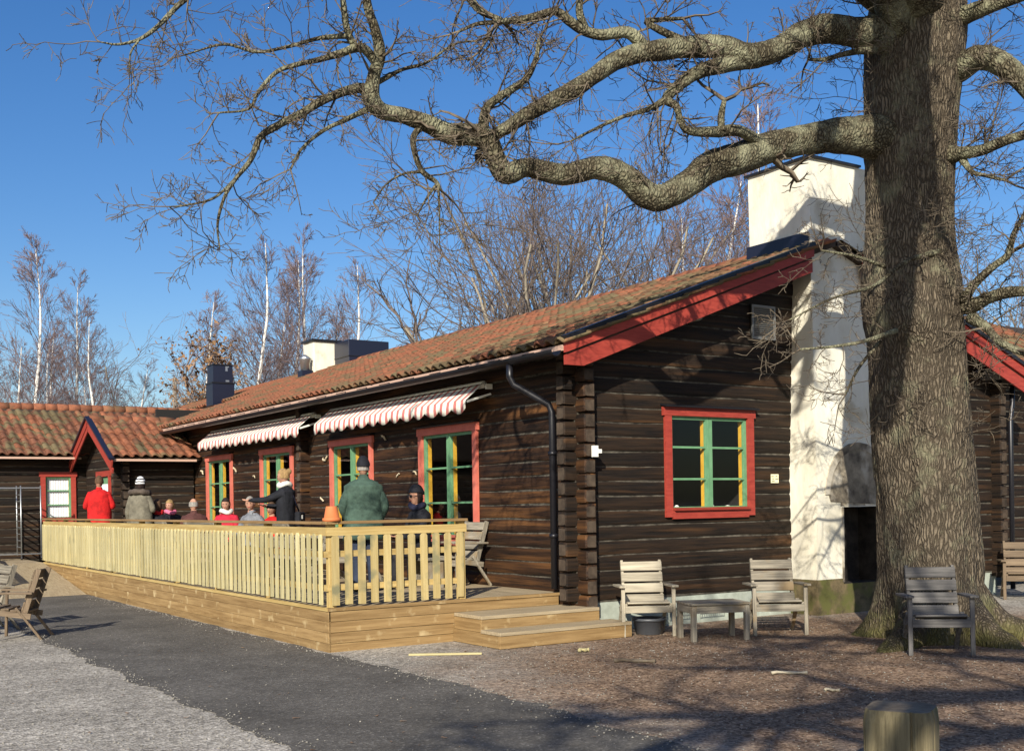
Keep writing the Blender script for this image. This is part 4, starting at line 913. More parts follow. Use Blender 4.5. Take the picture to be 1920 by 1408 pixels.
# ================================================================== TREES
def grow(out, p, d, L, r, lvl, g, prm):
    """crooked twig polyline + children. prm: seg, gnarl, trop(up), kids per level, ratio"""
    n = max(3, int(L/prm['seg'][min(lvl, len(prm['seg'])-1)])); pts = [p.copy()]; rad = [r]; d = d/np.linalg.norm(d); st = L/n
    r1 = max(r*.38, prm['rmin'])
    for i in range(n):
        d = d + g.normal(0, prm['gnarl'], 3) + np.array([0, 0, prm['trop']]); d /= np.linalg.norm(d)
        p = p + d*st; pts.append(p.copy()); rad.append(r+(r1-r)*(i+1)/n)
    out.append((pts, rad))
    if lvl >= prm['maxl']: return
    nk = prm['kids'][lvl]; nk = g.poisson(nk*L/prm['ref'][lvl]) if prm.get('dens') else nk
    for k in range(max(1, nk)):
        f = prm['f0']+(1-prm['f0'])*g.random(); i = min(n-1, int(f*n)); q = pts[i]+(pts[i+1]-pts[i])*(f*n-i) if i < n else pts[-1]
        dd = pts[i+1]-pts[i]; dd = dd/np.linalg.norm(dd); s = g.normal(0, 1, 3); s -= dd*(s@dd); s /= np.linalg.norm(s)
        ang = prm['ang'][0]+(prm['ang'][1]-prm['ang'][0])*g.random()
        grow(out, q, dd*math.cos(ang)+s*math.sin(ang), L*prm['ratio']*(.6+.7*g.random())*(1.15-.5*f), max(prm['rmin'], rad[i]*.55), lvl+1, g, prm)
G_ = np.random.default_rng(11)
oak = empty('oak_tree', (2.84, -3.08, 0), 0, 'huge bare gnarled oak with mossy furrowed trunk beside the chimney', 'tree')
tr_shift = -9
OM = Matrix.Translation((-2.84, -3.08*-1, 0))
# trunk: photograph centre line and widths at depth 13.4
TD = 13.4
tr_px = [(1756, 1262, 300), (1757, 1215, 262), (1756, 1170, 222), (1754, 1120, 203), (1751, 1050, 192), (1748, 950, 186), (1741, 850, 184), (1734, 750, 182), (1728, 660, 180), (1719, 590, 186), (1716, 540, 186), (1714, 470, 168), (1713, 400, 162), (1712, 330, 166), (1714, 260, 172), (1718, 190, 176), (1722, 120, 184), (1726, 60, 186), (1730, 0, 176), (1735, -80, 160)]
tp = [dep(x+tr_shift, y, TD) for x, y, w_ in tr_px]; tw = [w_/2/F*TD for *_, w_ in tr_px]; tp[0][2] = -.1
tp += [tp[-1]+np.array([.05, .1, 1.2]), tp[-1]+np.array([.1, .25, 2.6])]; tw += [.38, .26]
cp = catmull(tp, 14); cw2 = [float(x[0]) for x in catmull([(w_*.97, 0, 0) for w_ in tw], 14)]
m = MB(); K = 168
for i, (c_, r_) in enumerate(zip(cp, cw2)):
    z = c_[2]
    for j in range(K):
        a = 2*math.pi*j/K; d = Vector((math.cos(a), math.sin(a), 0)); rr = r_
        fl = max(0, 1-z/.95)**2
        rr *= 1+fl*(.30*math.cos(3*a+.6)+.18*math.cos(5*a+2)) - fl*.12
        pz = Vector((d.x*1.6, d.y*1.6, z*.5)); rr *= 1+.075*noise.noise(pz*1.3)+.02*noise.noise(pz*4)
        q = Vector((d.x*9, d.y*9, z*1.5)); fur = noise.noise(q+Vector((0, 0, .6*noise.noise(q*.5))))
        rr += .040*min(0, fur+.15)-.016*abs(noise.noise(q*2.1))-.008*abs(noise.noise(Vector((d.x*30, d.y*30, z*6))))
        # burl on the left flank
        bz = (z-3.65)/.28; ba = (a-R(215)+math.pi) % (2*math.pi)-math.pi
        rr += .13*math.exp(-bz*bz-(ba/.55)**2)
        m.v.append((c_[0]+d.x*rr, c_[1]+d.y*rr, z))
nr = len(cp); m.f = [(i*K+j, i*K+(j+1) % K, (i+1)*K+(j+1) % K, (i+1)*K+j) for i in range(nr-1) for j in range(K)]; m.mi = [0]*len(m.f)
m.build('trunk', 'oak_bark', oak, True, OM)
# roots
for a_, L in ((200, 1.0), (-8, 1.25), (262, .7), (305, .9)):
    d = Vector((math.cos(R(a_)), math.sin(R(a_)), 0)); b0 = Vector((2.84, -3.08, 0))
    pts = [b0+d*.35+Vector((0, 0, .55)), b0+d*.62+Vector((0, 0, .22)), b0+d*(.62+L*.35)+Vector((0, 0, .07)), b0+d*(.62+L*.7)+Vector((.03, .05, .0)), b0+d*(.62+L)+Vector((.05, .1, -.1))]
    pts = catmull([tuple(q) for q in pts], 5)
    MB().tube(pts, [.24*(1-.6*i/len(pts)) for i in range(len(pts))], 16, jit=lambda q: .12*noise.noise(q*5)).build('root', 'oak_bark', oak, True, OM)
LIMBS = [
 ([(1690, 262, 13.3, 100), (1620, 255, 13.2, 84), (1560, 256, 13.0, 66), (1500, 264, 12.8, 58), (1440, 277, 12.6, 60), (1385, 298, 12.45, 66), (1335, 312, 12.3, 62), (1290, 345, 12.15, 54), (1250, 368, 12.05, 54), (1215, 368, 12.0, 52), (1172, 332, 11.9, 48), (1120, 314, 11.8, 46), (1062, 327, 11.7, 42), (1020, 320, 11.6, 42), (985, 314, 11.5, 38), (947, 326, 11.45, 42), (930, 298, 11.4, 40), (912, 262, 11.35, 44), (880, 252, 11.3, 44), (840, 250, 11.2, 42), (800, 232, 11.1, 36), (755, 217, 11.0, 31), (715, 208, 10.9, 34), (696, 184, 10.8, 38), (702, 140, 10.75, 26), (712, 100, 10.7, 24), (704, 58, 10.65, 20), (690, 15, 10.6, 18), (682, -40, 10.5, 15)], 0),
 ([(1680, 60, 13.2, 84), (1610, 62, 12.9, 60), (1555, 54, 12.7, 56), (1505, 66, 12.5, 52), (1455, 94, 12.3, 48), (1400, 106, 12.1, 50), (1350, 88, 12.0, 46), (1280, 90, 11.85, 42), (1220, 97, 11.7, 40), (1160, 112, 11.6, 36), (1120, 138, 11.5, 34), (1080, 166, 11.45, 34), (1035, 190, 11.4, 32), (990, 214, 11.35, 30), (945, 243, 11.33, 26), (915, 256, 11.33, 22)], 0),
 ([(1400, 112, 12.1, 36), (1355, 122, 12.0, 32), (1318, 132, 11.95, 28), (1286, 150, 11.9, 26), (1250, 184, 11.85, 20), (1268, 200, 11.8, 15), (1276, 228, 11.8, 14), (1292, 246, 11.85, 16), (1340, 248, 12.0, 22), (1385, 246, 12.2, 22), (1425, 268, 12.5, 26)], 1),
 ([(1250, 186, 11.85, 16), (1215, 205, 11.8, 10), (1165, 220, 11.7, 8), (1110, 245, 11.6, 6), (1070, 265, 11.5, 4)], 1),
 ([(1355, 246, 12.0, 14), (1352, 222, 12.0, 15), (1358, 188, 12.0, 10)], 2),
 ([(1215, 95, 11.7, 26), (1178, 62, 11.6, 24), (1130, 66, 11.5, 22), (1095, 58, 11.45, 20), (1065, 38, 11.4, 18), (1040, 22, 11.35, 15), (985, 36, 11.3, 14), (930, 42, 11.2, 11), (893, 46, 11.2, 8), (860, 60, 11.1, 5)], 1),
 ([(1100, 62, 11.45, 18), (1086, 20, 11.4, 15), (1092, -30, 11.3, 12)], 1),
 ([(905, 245, 11.3, 24), (912, 205, 11.3, 20), (940, 180, 11.25, 16), (985, 150, 11.25, 13), (1005, 110, 11.2, 10), (1010, 75, 11.2, 7)], 1),
 ([(1310, 92, 11.9, 20), (1215, 45, 11.8, 13), (1235, 38, 11.8, 10), (1280, 35, 11.8, 7)], 1),
 ([(700, 190, 10.85, 26), (680, 166, 10.8, 21), (640, 174, 10.7, 18), (600, 192, 10.6, 16), (560, 216, 10.5, 15), (520, 236, 10.4, 14), (488, 258, 10.35, 13), (470, 300, 10.3, 11), (440, 338, 10.2, 9), (420, 372, 10.1, 7), (408, 420, 10.1, 5), (412, 468, 10., 3)], 1),
 ([(440, 338, 10.2, 7), (400, 372, 10.1, 5), (350, 385, 10., 4), (318, 388, 10., 3)], 1),
 ([(706, 118, 10.72, 20), (678, 90, 10.6, 18), (640, 100, 10.5, 16), (600, 112, 10.4, 12), (555, 122, 10.3, 10), (518, 136, 10.2, 9), (485, 172, 10.1, 7), (465, 205, 10.05, 5), (410, 212, 10., 4), (350, 105, 9.9, 3)][:-1], 1),
 ([(668, 92, 10.6, 16), (652, 60, 10.5, 14), (644, 10, 10.4, 12), (640, -40, 10.3, 10)], 1),
 ([(650, 68, 10.5, 12), (600, 72, 10.4, 9), (540, 88, 10.3, 7), (480, 98, 10.2, 6), (420, 84, 10.1, 5), (345, 104, 10., 3)], 1),
 ([(690, 205, 10.85, 13), (650, 224, 10.8, 10), (605, 246, 10.7, 8), (565, 280, 10.6, 6), (545, 318, 10.5, 4)], 1),
 ([(700, 160, 10.8, 12), (752, 132, 10.9, 8), (800, 118, 11., 6), (850, 84, 11., 4), (890, 78, 11., 3)], 1),
 ([(790, 238, 11.1, 14), (775, 258, 11.0, 13), (779, 292, 10.95, 12), (792, 322, 10.9, 11), (818, 342, 10.9, 9), (826, 356, 10.9, 6)], 1),
 ([(820, 344, 10.9, 7), (800, 372, 10.85, 5), (782, 405, 10.8, 3)], 1), ([(822, 350, 10.9, 6), (824, 400, 10.85, 4), (824, 460, 10.8, 2)], 1), ([(792, 322, 10.9, 7), (758, 326, 10.85, 5), (725, 345, 10.8, 4), (700, 380, 10.7, 3)], 1),
 ([(395, -40, 10.6, 12), (335, 10, 10.5, 11), (298, 48, 10.4, 9), (262, 74, 10.3, 7), (222, 84, 10.2, 5), (190, 80, 10.1, 3)], 1), ([(262, 74, 10.3, 5), (245, 100, 10.2, 4), (243, 140, 10.2, 2)], 1),
 ([(860, -30, 11.2, 18), (900, 20, 11.2, 15), (940, 38, 11.2, 10)], 1),
 ([(1770, 292, 13.2, 50), (1800, 288, 13.0, 36), (1840, 282, 12.8, 30), (1880, 266, 12.6, 28), (1945, 246, 12.4, 24)], 1),
 ([(1805, 300, 13.0, 22), (1822, 322, 12.9, 13), (1850, 330, 12.8, 11), (1885, 338, 12.7, 8)], 1),
 ([(1790, 130, 13.2, 80), (1840, 108, 12.9, 62), (1890, 128, 12.7, 56), (1950, 190, 12.5, 50)], 1),
 ([(1780, 560, 13.2, 60), (1815, 575, 13.0, 44), (1850, 560, 12.8, 32), (1890, 548, 12.6, 30), (1950, 545, 12.4, 26)], 1),
 ([(1805, 565, 13.0, 30), (1830, 530, 12.8, 22), (1862, 500, 12.7, 20), (1890, 478, 12.6, 18), (1900, 440, 12.5, 14), (1925, 395, 12.4, 10)], 1),
 ([(1820, 595, 13.0, 34), (1850, 615, 12.8, 22), (1880, 645, 12.6, 18), (1940, 670, 12.4, 15)], 1),
 ([(1640, 92, 13.0, 20), (1590, 100, 12.8, 12), (1545, 112, 12.6, 9), (1515, 112, 12.5, 6)], 1),
 ([(1690, -40, 13.2, 70), (1560, -85, 12.7, 56), (1450, -105, 12.4, 46), (1330, -150, 12.0, 36)], 2),
 ([(1660, 20, 13.1, 40), (1600, -20, 12.8, 30), (1500, -60, 12.4, 24)], 1), ([(1780, 40, 13.2, 60), (1860, 10, 12.8, 40), (1950, -20, 12.5, 30)], 1),
 ([(1770, 470, 13.0, 14), (1700, 490, 12.6, 9), (1640, 535, 12.4, 7), (1560, 560, 12.2, 5), (1480, 600, 12.0, 3)], 2), ([(1680, 620, 12.8, 12), (1620, 640, 12.5, 8), (1560, 650, 12.4, 6), (1500, 655, 12.3, 4)], 2),
 ([(1660, 500, 12.8, 9), (1600, 480, 12.6, 6), (1540, 470, 12.5, 4)], 2), ([(1650, 640, 12.8, 9), (1610, 690, 12.6, 6), (1585, 740, 12.5, 4)], 2),
]
EXTRA = [[(.25, .05, 7.2, .30), (2., .28, 7.9, .26), (4., .36, 7.95, .23), (6.5, .28, 7.6, .19), (9., .42, 7.2, .14)], [(.3, -.1, 7.6, .26), (2.2, .02, 8.3, .20), (4.5, .12, 8.5, .16), (7., -.05, 8.3, .12)], [(.2, .2, 6.9, .2), (1.8, .75, 7.7, .16), (3.6, .95, 7.9, .13), (6., 1.2, 7.8, .09)]]  # unseen overhead boughs added towards the sun to shade the trunk
for e in EXTRA: LIMBS.append(([(2.79-.707*d-.707*l, -3.05-.707*d+.707*l, z, r_) for d, l, z, r_ in e], 3))
twigs = []
PO = dict(seg=[.12, .09, .07], gnarl=.24, trop=.015, kids=[5, 4, 2], ratio=.55, f0=.15, ang=(.5, 1.2), rmin=.0032, maxl=2)
for li, (L, kind) in enumerate(LIMBS):
    if kind == 3: P3 = [np.array(q[:3]) for q in L]; rd = [q[3] for q in L]
    else: P3 = [dep(x, y, D) for x, y, D, w_ in L]; rd = [w_*(.72 if x > 1775 else .94)/2/F*D for x, y, D, w_ in L]
    nn = 6; c3 = catmull(P3, nn); r3 = [max(.004, float(q[0])) for q in catmull([(r_, 0, 0) for r_ in rd], nn)]
    big = max(rd) > .06
    MB().tube([tuple(q) for q in c3], r3, 18 if big else 9, jit=(lambda q: .10*noise.noise(q*4)+.08*noise.noise(q*9)) if big else (lambda q: .15*noise.noise(q*7))).build('limb', 'limb_bark', oak, True, OM)
    # twigs along the limb
    ln = sum(np.linalg.norm(c3[i+1]-c3[i]) for i in range(len(c3)-1)); n = int(ln*(7.5 if kind == 1 else 4.8 if kind == 0 else 2.4 if kind == 2 else 3.))
    for k in range(n):
        f = (.12 if kind else .2)+(.88 if kind else .8)*G_.random(); i = min(len(c3)-2, int(f*(len(c3)-1))); d = c3[i+1]-c3[i]; d /= np.linalg.norm(d)
        s = G_.normal(0, 1, 3); s[2] += .25; s -= d*(s@d)*.7; s /= np.linalg.norm(s); a = .6+.7*G_.random()
        lx = L[0][0] if kind != 3 else 1500
        ll = (.78 if lx < 720 else 1.)*(.22+.52*G_.random())*(1.05 if kind == 1 else .9)
        grow(twigs, c3[i]+0*d, d*math.cos(a)+s*math.sin(a), ll, max(.005, min(.014, r3[i]*.4)), 0, G_, PO)
    for k in range(2): grow(twigs, c3[-1], (c3[-1]-c3[-2])+G_.normal(0, .03, 3), .4+.3*G_.random(), max(.005, r3[-1]), 0, G_, PO)
# epicormic twigs on the trunk
for k in range(130):
    i = int(len(cp)*(.30+.6*G_.random())); a = G_.random()*6.283; d = np.array([math.cos(a), math.sin(a), .35]); r_ = cw2[i]
    if d @ FW > .3: continue
    grow(twigs, cp[i]+np.array([math.cos(a), math.sin(a), 0])*r_*.95, d+G_.normal(0, .3, 3), .3+.6*G_.random(), .006, 0, G_, PO)
tw_o = link('twigs', tubes_mesh('twigs', twigs, 'twig', 3), oak, OM); tw_o['kind'] = 'stuff'

# the oak out of the picture whose boughs throw the bands of shade over the yard
oak2 = empty('oak_tree', (-9.5, -17.2, 0), 0, 'second bare oak standing beyond the asphalt path, out of the picture', 'tree')
ts = []; g2 = np.random.default_rng(5)
P2 = dict(seg=[.5, .35, .25, .2], gnarl=.22, trop=.01, kids=[9, 6, 3], ratio=.5, f0=.2, ang=(.5, 1.1), rmin=.007, maxl=3)
MB().tube(catmull([(0, 0, -.1), (.1, .05, 2), (0, .2, 4), (.2, .3, 6), (.3, .4, 9)], 5), [.6-.4*i/20 for i in range(21)], 16, jit=lambda q: .08*noise.noise(q*2)).build('trunk', 'oak_bark', oak2, True)
for d, z, L, r_ in (((-.72, .70, -.10), 7.6, 5.5, .17), ((-.62, .78, .10), 6.6, 6.0, .16), ((-.80, .55, .02), 8.4, 5.0, .14), ((-.5, .85, -.02), 8.8, 4.5, .13), ((.8, .2, .4), 6, 4.5, .14), ((.3, -.8, .4), 6, 5, .14), ((-.9, -.2, .3), 7.5, 4.5, .13)):
    grow(ts, np.array([.1, .2, z]), np.array(d), L, r_, 0, g2, P2)
tw2 = link('twigs', tubes_mesh('twigs', ts, 'twig', 5), oak2); tw2['kind'] = 'stuff'

# background trees: a few kinds built once, each copy a tree of its own
def birch(seed, H):
    g = np.random.default_rng(seed); n = 16; P = [np.zeros(3)]; d = np.array([0, 0, 1.])
    for i in range(n): d = d+g.normal(0, .035, 3); d[2] = 1; P.append(P[-1]+d/np.linalg.norm(d)*H/n)
    rr = [.15*(1-i/(n+.6))+.01 for i in range(n+1)]; tr_ = MB().tube([tuple(q) for q in P], rr, 8).mesh('trunk', 'birch_bark')
    out = []; prm = dict(seg=[.45, .3, .25], gnarl=.10, trop=.012, kids=[7, 5, 2], ratio=.52, f0=.2, ang=(.3, .75), rmin=.007, maxl=2)
    for k in range(46):
        f = .28+.72*g.random()**.85; i = min(n-1, int(f*n)); a = g.random()*6.283; q = P[i]+(P[i+1]-P[i])*(f*n-i)
        L = H*(.27*(1-f)+.06)*(.7+.6*g.random()); grow(out, q, np.array([math.cos(a)*.62, math.sin(a)*.62, .85]), L, max(.01, rr[i]*.25), 0, g, prm)
    return tr_, tubes_mesh('crown', out, 'birch_twig', 3)
def broad(seed, H, stems, spread, mat='far_bark', gn=.16, dens=1., leaves=0):
    g = np.random.default_rng(seed); out = []; big = []
    prm = dict(seg=[.5, .35, .25, .2], gnarl=gn, trop=.025, kids=[int(10*dens), int(7*dens), 4], ratio=.50, f0=.25, ang=(.35, .85), rmin=.0055, maxl=3)
    for k in range(stems):
        a = g.random()*6.283; grow(out, np.array([.25*math.cos(a), .25*math.sin(a), -.1 if stems > 1 else -.1]), np.array([spread*math.cos(a), spread*math.sin(a), 1.]), H*(.62+.25*g.random()), (.062 if stems > 1 else .19)*H/10, 0, g, prm)
    # the first polyline of each stem is its trunk
    thr = .05 if stems > 1 else .09; tr_ = [o_ for o_ in out if o_[1][0] > thr]; cr_ = [o_ for o_ in out if o_[1][0] <= thr]
    ms = [tubes_mesh('trunk', tr_, mat, 7), tubes_mesh('crown', cr_, 'far_twig', 3)]
    if leaves:
        tips = np.array([o_[0][-1] for o_ in cr_] + [o_[0][len(o_[0])//2] for o_ in cr_]); sel = tips[g.integers(0, len(tips), leaves)]+g.normal(0, .16, (leaves, 3)); s = .02+.028*g.random(leaves)
        q = g.normal(0, 1, (leaves, 4, 3))*s[:, None, None]; V = sel[:, None, :]+q; Fq = np.arange(leaves*4).reshape(-1, 4); ms.append(fastmesh('leaves', V.reshape(-1, 3), Fq, 'dead_leaf'))
    return ms
B1, B2, B3 = birch(1, 13.), birch(2, 13.), birch(3, 13.)
O1 = broad(21, 10, 1, .15, gn=.26); O2 = broad(22, 10, 8, .42, gn=.14, dens=.95); O3 = broad(23, 7, 1, .2, gn=.2, leaves=1700); O4 = broad(24, 10, 2, .25, gn=.22, dens=.7)
def plant(kind, meshes, px, ytop, D, H0, label, group, rot=None, wide=1.):
    b = dep(px, 940, D); ztop = dep(px, ytop, D)[2]; s = ztop/H0
    t_ = empty(kind, (b[0], b[1], 0), rng.uniform(0, 6.28) if rot is None else rot, label, 'tree', group); t_.scale = (s*wide, s*wide, s)
    for nm, me in zip(('trunk', 'crown', 'leaves'), meshes): link(nm, me, t_)
    return t_
bl = 'white stemmed bare birch in the group rising behind the mossy wing roof'
for px, yt, D, Bk in ((42, 455, 40, B1), (-25, 560, 44, B2), (8, 640, 38, B3), (150, 545, 42, B2), (205, 590, 40, B3), (118, 650, 46, B1), (235, 690, 44, B2), (75, 600, 50, B3), (185, 680, 50, B1)):
    plant('birch_tree', Bk, px, yt, D, 13., 'tallest white stemmed bare birch rising behind the mossy wing roof' if px == 42 else bl, 'birches behind the wing')
bl2 = 'white stemmed bare birch in the group behind the black vent tower'
for px, yt, D, Bk in ((455, 458, 44, B3), (525, 482, 47, B1), (583, 470, 46, B2), (630, 500, 45, B3), (395, 570, 46, B1), (370, 640, 48, B2), (670, 590, 48, B1), (500, 560, 52, B2)):
    plant('birch_tree', Bk, px, yt, D, 13., 'tallest white stemmed bare birch behind the black vent tower' if px == 455 else bl2, 'birches behind the vent tower')
bl3 = 'slender birch behind the white gable chimney and oak bough'
for px, yt, D, Bk in ((1366, 190, 34, B1), (1300, 330, 38, B2), (1440, 320, 40, B3), (1240, 400, 42, B1)):
    plant('birch_tree', Bk, px, yt, D, 13., 'slender birch with bright white stem nearest the gable chimney' if px == 1366 else bl3, 'birches behind the gable chimney')
plant('oak_tree', O3, 458, 592, 42.5, 6.6, 'small oak still holding brown dead leaves beside the birches', 'background broadleaf trees')
plant('oak_tree', O1, 845, 470, 38, 8.6, 'gnarled bare oak rising just behind the roof ridge', 'background broadleaf trees', 1.0)
plant('broadleaf_tree', O2, 1075, 300, 33, 8.4, 'wide many stemmed bare tree behind the middle of the roof', 'background broadleaf trees', .3)
plant('broadleaf_tree', O2, 960, 345, 42, 8.4, 'paler many stemmed bare tree behind the gnarled oak', 'background broadleaf trees', 2.1)
plant('broadleaf_tree', O4, 1230, 380, 34, 8.2, 'forked bare tree left of the gable chimney birches', 'background broadleaf trees', .5)
plant('broadleaf_tree', O4, 300, 640, 43, 8.2, 'sparse crooked bare tree beside a wooden pole', 'background broadleaf trees', 4.)
plant('broadleaf_tree', O2, 1895, 430, 36, 8.4, 'bare many stemmed tree behind the outbuilding roof', 'background broadleaf trees', 3.3)
plant('broadleaf_tree', O2, 1170, 345, 46, 8.4, 'rounded bare tree between the many stemmed tree and the chimney', 'background broadleaf trees', 4.4)
plant('broadleaf_tree', O2, 1310, 400, 50, 8.4, 'distant rounded bare tree just beside the gable chimney', 'background broadleaf trees', 1.4)
plant('broadleaf_tree', O4, 1560, 470, 40, 8.2, 'bare tree seen past the oak trunk behind the chimney', 'background broadleaf trees', 5.)
pb = dep(331, 940, 44); tag(MB().tube([(0, 0, -.1), (0, 0, dep(331, 708, 44)[2])], [.10, .085], 10).build('pole', 'purlin', None, True, Matrix.Translation((pb[0], pb[1], 0))), 'plain grey wooden pole standing behind the wing roof', 'pole')

# ================================================================== PEOPLE
def head_mesh(mb, c, yaw, s=1.0, skin=0):
    """face looks along local +y turned by yaw; c = centre"""
    nu, nv = 20, 14; vs = []; cyw, syw = math.cos(yaw), math.sin(yaw)
    for i in range(nv+1):
        ph = math.pi*i/nv
        for j in range(nu):
            a = 2*math.pi*j/nu; x = math.sin(ph)*math.sin(a); y = math.sin(ph)*math.cos(a); z = math.cos(ph)
            X, Y, Z = x*.074, y*.094, z*.118
            if z < 0: X *= 1+.28*z; Y *= 1+.10*z
            if y > 0:
                Y += .022*math.exp(-(x/.16)**2-((z+.12)/.17)**2)       # nose
                Y -= .010*(math.exp(-((abs(x)-.36)/.16)**2-((z-.05)/.12)**2))  # eye sockets
                Y += .007*math.exp(-(x/.3)**2-((z+.85)/.2)**2)          # chin
                Y += .005*math.exp(-(x/.3)**2-((z+.45)/.09)**2)         # lips
            vs.append((X, Y, Z))
    fs = [(i*nu+j, (i+1)*nu+j, (i+1)*nu+(j+1) % nu, i*nu+(j+1) % nu) for i in range(nv) for j in range(nu)]
    for sd in (-1, 1):  # ears
        o = len(vs)
        for i in range(5):
            for j in range(8): a = 2*math.pi*j/8; r_ = math.sin(math.pi*(i+.01)/4.02); vs.append((sd*(.070+.012*math.cos(math.pi*i/4)*.0+.010*(i/4)), -.005+.018*r_*math.cos(a), -.005+.032*r_*math.sin(a)))
        fs += [(o+i*8+j, o+i*8+(j+1) % 8, o+(i+1)*8+(j+1) % 8, o+(i+1)*8+j) for i in range(4) for j in range(8)]
    vs = [(c[0]+s*(x*cyw-y*syw), c[1]+s*(x*syw+y*cyw), c[2]+s*z) for x, y, z in vs]
    mb.add(vs, fs, skin)
def cap_part(c, yaw, s, kind):
    """hair or hat shell round the head"""
    m = MB(); nu, nv = 24, 14; cyw, syw = math.cos(yaw), math.sin(yaw); pts = {}
    for i in range(nv+1):
        ph = math.pi*i/nv
        for j in range(nu):
            a = 2*math.pi*j/nu; x = math.sin(ph)*math.sin(a); y = math.sin(ph)*math.cos(a); z = math.cos(ph)
            k_ = 1.10+.03*noise.noise(Vector((x*4, y*4, z*4)))
            if kind == 'beanie': k_ = 1.17+.02*math.sin(9*z)
            X, Y, Z = x*.074*k_*1.03, y*.094*k_, z*.118*k_+(.012 if kind == 'beanie' else 0)
            if kind == 'long' and z < -.1 and y < .35: X *= 1.15; Z *= 1.25
            keep = {'short': z > .42 or (y < .28 and z > -.35), 'bald': (z < .45 and y < .05 and z > -.4), 'long': z > .40 or (y < .38), 'bob': z > .38 or (y < .42 and z > -.75), 'beanie': z > .12 or (y < -.1 and z > -.12), 'hood': z > .55 or y < .30}[kind]
            pts[i, j] = (keep, (X, Y, Z))
    idx = {}
    for i in range(nv):
        for j in range(nu):
            q = [(i, j), (i+1, j), (i+1, (j+1) % nu), (i, (j+1) % nu)]
            if all(pts[k_][0] for k_ in q):
                f = []
                for k_ in q:
                    if k_ not in idx:
                        idx[k_] = len(m.v); x, y, z = pts[k_][1]; m.v.append((c[0]+s*(x*cyw-y*syw), c[1]+s*(x*syw+y*cyw), c[2]+s*z))
                    f.append(idx[k_])
                m.f.append(tuple(f)); m.mi.append(0)
    return m
def person(label, loc, face, H, pose, top, legs, hair, hairmat, yaw=0., arms=('down', 'down'), coat=None, wide=1., extras=(), hatmat=None, tilt=0.):
    """face: heading angle in degrees (world) the body looks along; yaw: head turn"""
    t_ = empty('person', loc, R(face-90), label, 'person', 'people on the terrace'); s = H/1.75
    V, E_, Rd, Sg = [], [], [], []
    def v(p, r, par=None, seg=0):
        V.append(Vector(p)*s); Rd.append((r[0]*s*wide, r[1]*s*wide) if isinstance(r, tuple) else (r*s*wide, r*s*wide)); Sg.append(seg)
        if par is not None: E_.append((par, len(V)-1))
        return len(V)-1
    sit = pose == 'sit'; hz = .50 if sit else .93
    lean = .03 if sit else 0.
    pel = v((0, 0, hz), (.165, .125), None, 0); sp = v((0, -.01, hz+.20), (.15, .115), pel, 0); ch = v((0, -.01+lean, hz+.40), (.175, .12), sp, 0); nb = v((0, 0+lean, hz+.53), (.085, .07), ch, 0); nk = v((0, .015+lean, hz+.595), .058, nb, 3)
    v((0, .02+lean, hz+.65), .056, nk, 3)
    hand_pts = []
    for sd, arm in zip((-1, 1), arms):
        sh = v((sd*.175, -.01+lean, hz+.475), .074, ch, 0)
        el, wr = {'down': ((sd*.245, -.03, hz+.21), (sd*.25, .06, hz-.03)), 'fwd': ((sd*.22, .10, hz+.24), (sd*.12, .34, hz+.27)), 'table': ((sd*.25, .12, hz+.20), (sd*.14, .36, hz+.20)),
                  'bent': ((sd*.27, -.02, hz+.22), (sd*.12, .20, hz+.24)), 'raise': ((sd*.20, .24, hz+.36), (sd*.16, .50, hz+.36)), 'pocket': ((sd*.29, -.05, hz+.21), (sd*.21, .08, hz+.02))}[arm]
        e_ = v(el, .055, sh, 0); w_ = v(wr, .038, e_, 0)
        d = (Vector(wr)-Vector(el)).normalized(); pm = v(Vector(wr)+d*.055, (.036, .022), w_, 3); hand_pts.append(Vector(wr)+d*.08)
        side = d.cross(Vector((0, 0, 1))); side = side.normalized() if side.length > .1 else Vector((0, 1, 0)); dn = side.cross(d)
        for k_, (off, ln) in enumerate(((-.027, .062), (-.009, .072), (.009, .068), (.026, .052))):
            a = v(Vector(wr)+d*.09+side*off, .0095, pm, 3); b_ = v(Vector(wr)+d*(.09+ln*.55)+side*off*1.1+dn*.006, .0088, a, 3); v(Vector(wr)+d*(.09+ln*.9)+side*off*1.1+dn*.022, .0075, b_, 3)
        a = v(Vector(wr)+d*.035-side*.040*sd, .0105, pm, 3); v(Vector(wr)+d*.075-side*.056*sd+dn*.012, .0085, a, 3)
    for sd in (-1, 1):
        hp = v((sd*.095, 0, hz-.04), .10, pel, 1)
        if sit: kn = v((sd*.12, .42, hz-.01), .07, hp, 1); an = v((sd*.12, .44, .10), .046, kn, 1)
        else: kn = v((sd*.10, .02, .49), .068, hp, 1); an = v((sd*.105, -.01, .10), .046, kn, 1)
        hl = v((sd*.11, (.45 if sit else .0)-.03, .05), .045, an, 2); v((sd*.12, (.45 if sit else .0)+.16, .038), (.045, .034), hl, 2)
    me = bpy.data.meshes.new('tmp'); me.from_pydata(V, E_, []); ob_ = bpy.data.objects.new('tmp', me); COL.objects.link(ob_)
    md = ob_.modifiers.new('skin', 'SKIN'); md.use_smooth_shade = True
    for i, sv in enumerate(me.skin_vertices[0].data): sv.radius = Rd[i]; sv.use_root = (i == 0)
    sb = ob_.modifiers.new('sub', 'SUBSURF'); sb.levels = 1; sb.render_levels = 1
    dg = bpy.context.evaluated_depsgraph_get(); ev = ob_.evaluated_get(dg); em = bpy.data.meshes.new_from_object(ev)
    mb = MB(); Vn = np.array([v_.co[:] for v_ in em.vertices]); A = np.array([V[a][:] for a, b_ in E_]); B_ = np.array([V[b_][:] for a, b_ in E_]); sgs = [Sg[b_] if Sg[b_] != 0 else Sg[b_] for a, b_ in E_]
    rE = np.array([(Rd[a][0]+Rd[b_][0])/2 for a, b_ in E_])
